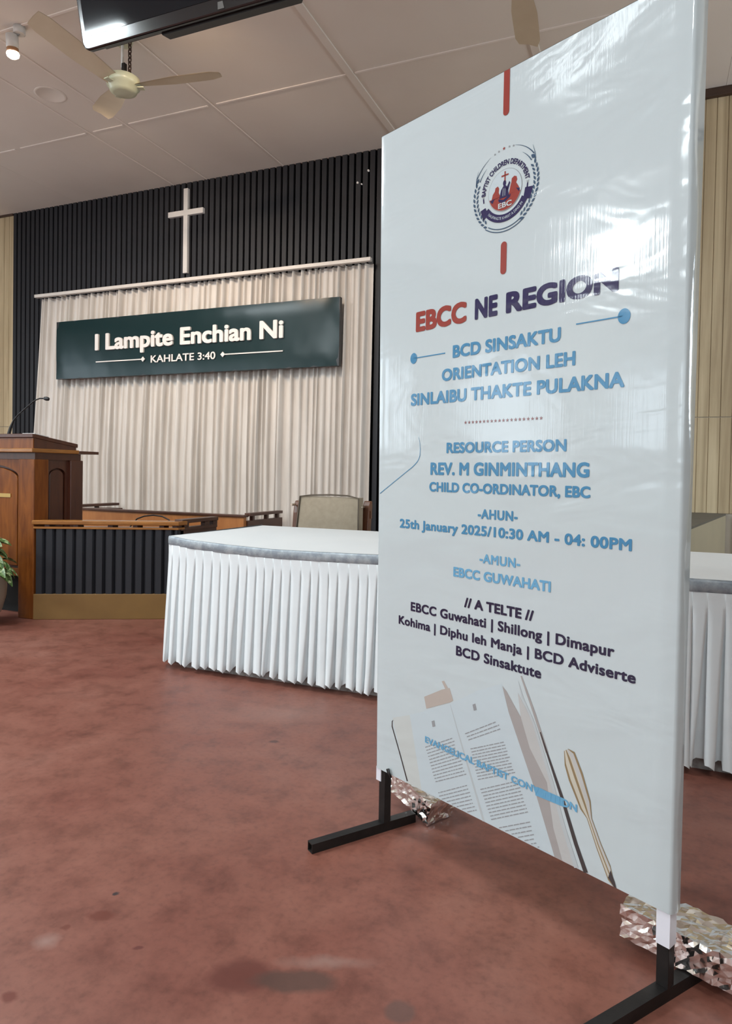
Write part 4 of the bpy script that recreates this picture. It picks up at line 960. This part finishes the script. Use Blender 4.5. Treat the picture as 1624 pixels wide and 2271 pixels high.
# --- printed picture of an open book and a pen (slots below)
bk = MB(); E1, E2, E3, E4 = 0.0002, 0.0004, 0.0006, 0.0008
ZL = ZB_ + 0.0005
poly(bk, [(0.094, 0.300), (0.162, 0.327), (0.213, ZL), (0.160, ZL)], E1, 1)                                        # inside cover
poly(bk, [(0.1621, 0.3266), (0.3095, 0.3969), (0.4283, ZL), (0.213, ZL)], E1, 0)                                    # left page
poly(bk, [(0.3095, 0.3969), (0.40, 0.455), (0.4715, 0.4887), (0.4945, 0.4276), (0.5679, 0.2799), (0.6296, ZL), (0.4283, ZL)], E1, 0)
stroke(bk, [(0.3095, 0.3954), (0.3478, 0.310), (0.3944, 0.2095), (0.4270, ZL)], [0.0015, 0.004, 0.006, 0.007], E2, 7)
poly(bk, [(0.4750, 0.485), (0.488, 0.475), (0.530, 0.425), (0.5571, 0.3603), (0.6057, 0.2966), (0.6250, 0.20), (0.6500, ZL), (0.6296, ZL), (0.5679, 0.2799), (0.4945, 0.4276)], E2, 4)
poly(bk, [(0.530, 0.425), (0.5200, 0.480), (0.565, 0.4218), (0.6177, 0.3009), (0.6498, 0.2141), (0.6850, ZL), (0.6500, ZL), (0.6250, 0.20), (0.6057, 0.2966), (0.5571, 0.3603)], E2, 3)
stroke(bk, [(0.5205, 0.508), (0.5330, 0.474), (0.565, 0.4230), (0.6177, 0.3020), (0.6498, 0.2151), (0.685, ZL)], [0.001, 0.005, 0.007, 0.009, 0.010, 0.011], E3, 7)
stroke(bk, [(0.5285, 0.522), (0.5450, 0.489), (0.5675, 0.444), (0.6038, 0.3645)], [0.004, 0.006, 0.007, 0.008], E3, 4)
stroke(bk, [(0.5850, 0.406), (0.6038, 0.3645), (0.6452, 0.277), (0.6822, 0.189), (0.7080, ZL)], [0.003, 0.005, 0.0085, 0.010, 0.011], E4, 6)
stroke(bk, [(0.0970, 0.2945), (0.0926, 0.289), (0.0929, 0.275), (0.1255, 0.2099), (0.1580, 0.1415)], [0.001, 0.003, 0.004, 0.004, 0.005], E3, 6)
poly(bk, [(0.2157, 0.3914), (0.2795, 0.427), (0.3064, 0.4381), (0.3195, 0.4082), (0.3094, 0.4012), (0.2248, 0.3616)], E2, 2)
poly(bk, [(0.2781, 0.4486), (0.2867, 0.4522), (0.3007, 0.4367), (0.2911, 0.4314)], E2, 2)
for q in (((0.2448, 0.3334), (0.2548, 0.3386), (0.2592, 0.3241), (0.2492, 0.3192)), ((0.3838, 0.4153), (0.393, 0.4206), (0.398, 0.4057), (0.3885, 0.4012))): poly(bk, list(q), E3, 5)
rt = random.Random(4)
def text_rows(tl, tr, bl, br, n, last=1.0):
    for i in range(n):
        t = i / max(1, n - 1); a = Vector(tl).lerp(Vector(bl), t); c = Vector(tr).lerp(Vector(br), t)
        if a.y < ZL + 0.004 and c.y < ZL + 0.004: continue
        e = last if i == n - 1 else rt.uniform(0.96, 1.0)
        s0 = rt.uniform(0, 0.02)
        if a.y < ZL + 0.003: s0 = max(s0, (ZL + 0.003 - a.y) / (c.y - a.y))
        x = s0
        while x < e - 0.02:        # words
            w = rt.uniform(0.05, 0.16); x2 = min(e, x + w)
            stroke(bk, [tuple(a.lerp(c, x)), tuple(a.lerp(c, x2))], 0.0021, E3, 5); x = x2 + 0.018
text_rows((0.2234, 0.2565), (0.3251, 0.314), (0.2623, 0.1767), (0.3683, 0.2342), 12)
text_rows((0.273, 0.1509), (0.3745, 0.208), (0.299, 0.098), (0.404, 0.156), 8)
text_rows((0.3601, 0.3338), (0.4623, 0.3957), (0.3720, 0.3220), (0.4744, 0.3816), 3)
text_rows((0.3793, 0.3015), (0.4867, 0.3531), (0.4045, 0.2327), (0.5176, 0.2898), 11)
text_rows((0.4139, 0.211), (0.5276, 0.2734), (0.4486, 0.1495), (0.556, 0.2104), 10)
text_rows((0.4643, 0.134), (0.5640, 0.1900), (0.49, 0.085), (0.5890, 0.1420), 7)
# pen
penL = [(0.6476, 0.3825), (0.6502, 0.3511), (0.6614, 0.3216), (0.6913, 0.2689), (0.7073, 0.255), (0.7317, 0.2001), (0.760, 0.1450), (0.772, ZL)]
penR = [(0.6581, 0.3907), (0.674, 0.3884), (0.6948, 0.3485), (0.715, 0.2955), (0.7193, 0.2597), (0.7421, 0.2144), (0.7642, 0.1774), (0.7754, ZL + 0.004)]
def penmix(t): return [(a[0] + (c[0] - a[0]) * t, a[1] + (c[1] - a[1]) * t) for a, c in zip(penL, penR)]
for t0, t1, mi in ((0.0, 0.13, 9), (0.13, 0.40, 8), (0.40, 0.55, 9), (0.55, 0.62, 8), (0.62, 0.88, 3), (0.88, 1.0, 9)):
    poly(bk, [(u, max(z, ZL)) for u, z in penmix(t0) + penmix(t1)[::-1]], E4, mi)
poly(bk, [(0.7600, 0.150), (0.7650, 0.168), (0.7750, 0.148), (0.7790, ZL), (0.7735, ZL)], E4 + 0.0002, 6)
poly(bk, [(0.5735, 0.2765), (0.6495, 0.2770), (0.6520, 0.2580), (0.5760, 0.2565)], E4 + 0.0002, 10)
obj('book_picture', bk, [M['ink_page'], M['ink_cover'], M['ink_tan'], M['ink_warmgrey'], M['ink_taupe'], M['ink_grey'], M['ink_edge'], M['ink_lightgrey'], M['ink_palegold'], M['ink_gold'], M['ink_lightblue']], sh_)
mb = letters(MB(), 'EVANGELICAL BAPTIST CONVENTION', lambda x, y, d: B(x, y - (x - 0.2227) * 0.026, 0.0012 + d), 0.2227, 0.6837, 0.2705, 0.0170, 0.036)
obj('text_line', mb, M['ink_lightblue'], sh_)

# ------------------------------------------------------------------ foil-wrapped weights on the feet
def foil_brick(label, o, ex, ey, ez, seed):
    r = random.Random(seed); o, ex, ey, ez = map(Vector, (o, ex, ey, ez)); nx, ny, nz_ = 20, 10, 7
    pos = {}; mb = MB()
    c = o + (ex + ey + ez) / 2
    def P(i, j, k_):
        if (i, j, k_) not in pos:
            u, v_, w = i / nx, j / ny, k_ / nz_
            p = o + ex * u + ey * v_ + ez * w
            q = p * 16 + Vector((seed, 0, 0)); rd = abs(noise.noise(q)) * 0.016 - 0.005 + 0.006 * noise.noise(p * 50)
            d = (p - c); d = Vector((d.dot(ex.normalized()) / ex.length, d.dot(ey.normalized()) / ey.length, d.dot(ez.normalized()) / ez.length))
            dd = (ex.normalized() * d.x + ey.normalized() * d.y + ez.normalized() * d.z)
            low = 1 if k_ > 0 else 0.0
            p = p + dd * rd * 1.0 * (1 if k_ > 0 else 0.4) + Vector((r.uniform(-1, 1), r.uniform(-1, 1), r.uniform(-0.8, 0.8) * low)) * 0.0022
            pos[(i, j, k_)] = len(mb.v); mb.v.append(tuple(p))
        return pos[(i, j, k_)]
    def face(a, b_, c_, d_):
        mb.f.append([a, b_, c_]); mb.mi.append(0); mb.sm.append(False); mb.f.append([a, c_, d_]); mb.mi.append(0); mb.sm.append(False)
    for i in range(nx):
        for j in range(ny):
            for k_ in (0, nz_): face(P(i, j, k_), P(i + 1, j, k_), P(i + 1, j + 1, k_), P(i, j + 1, k_))
    for i in range(nx):
        for k_ in range(nz_):
            for j in (0, ny): face(P(i, j, k_), P(i + 1, j, k_), P(i + 1, j, k_ + 1), P(i, j, k_ + 1))
    for j in range(ny):
        for k_ in range(nz_):
            for i in (0, nx): face(P(i, j, k_), P(i, j + 1, k_), P(i, j + 1, k_ + 1), P(i, j, k_ + 1))
    return tag(obj('foil_brick', mb, M['foil'], origin=tuple(o + (ex + ey) / 2)), label, 'brick', 'foil-wrapped bricks weighing down the banner feet')
foil_brick('crumpled foil-wrapped brick leaning on the far left foot of the banner', BF(-0.065, -0.117, 0.056), BU * 0.180 + Z * -0.052, BO * -0.108, Z * 0.064 + BU * 0.012, 31)
foil_brick('crumpled foil-wrapped brick on the near right foot of the banner', BF(0.716, -0.074, 0.0285), BU * 0.232 - BO * 0.006, BO * -0.106 - BU * 0.003, Z * 0.066, 47)

COL.objects.unlink(TXT_OB); bpy.data.objects.remove(TXT_OB); bpy.data.curves.remove(TXT)
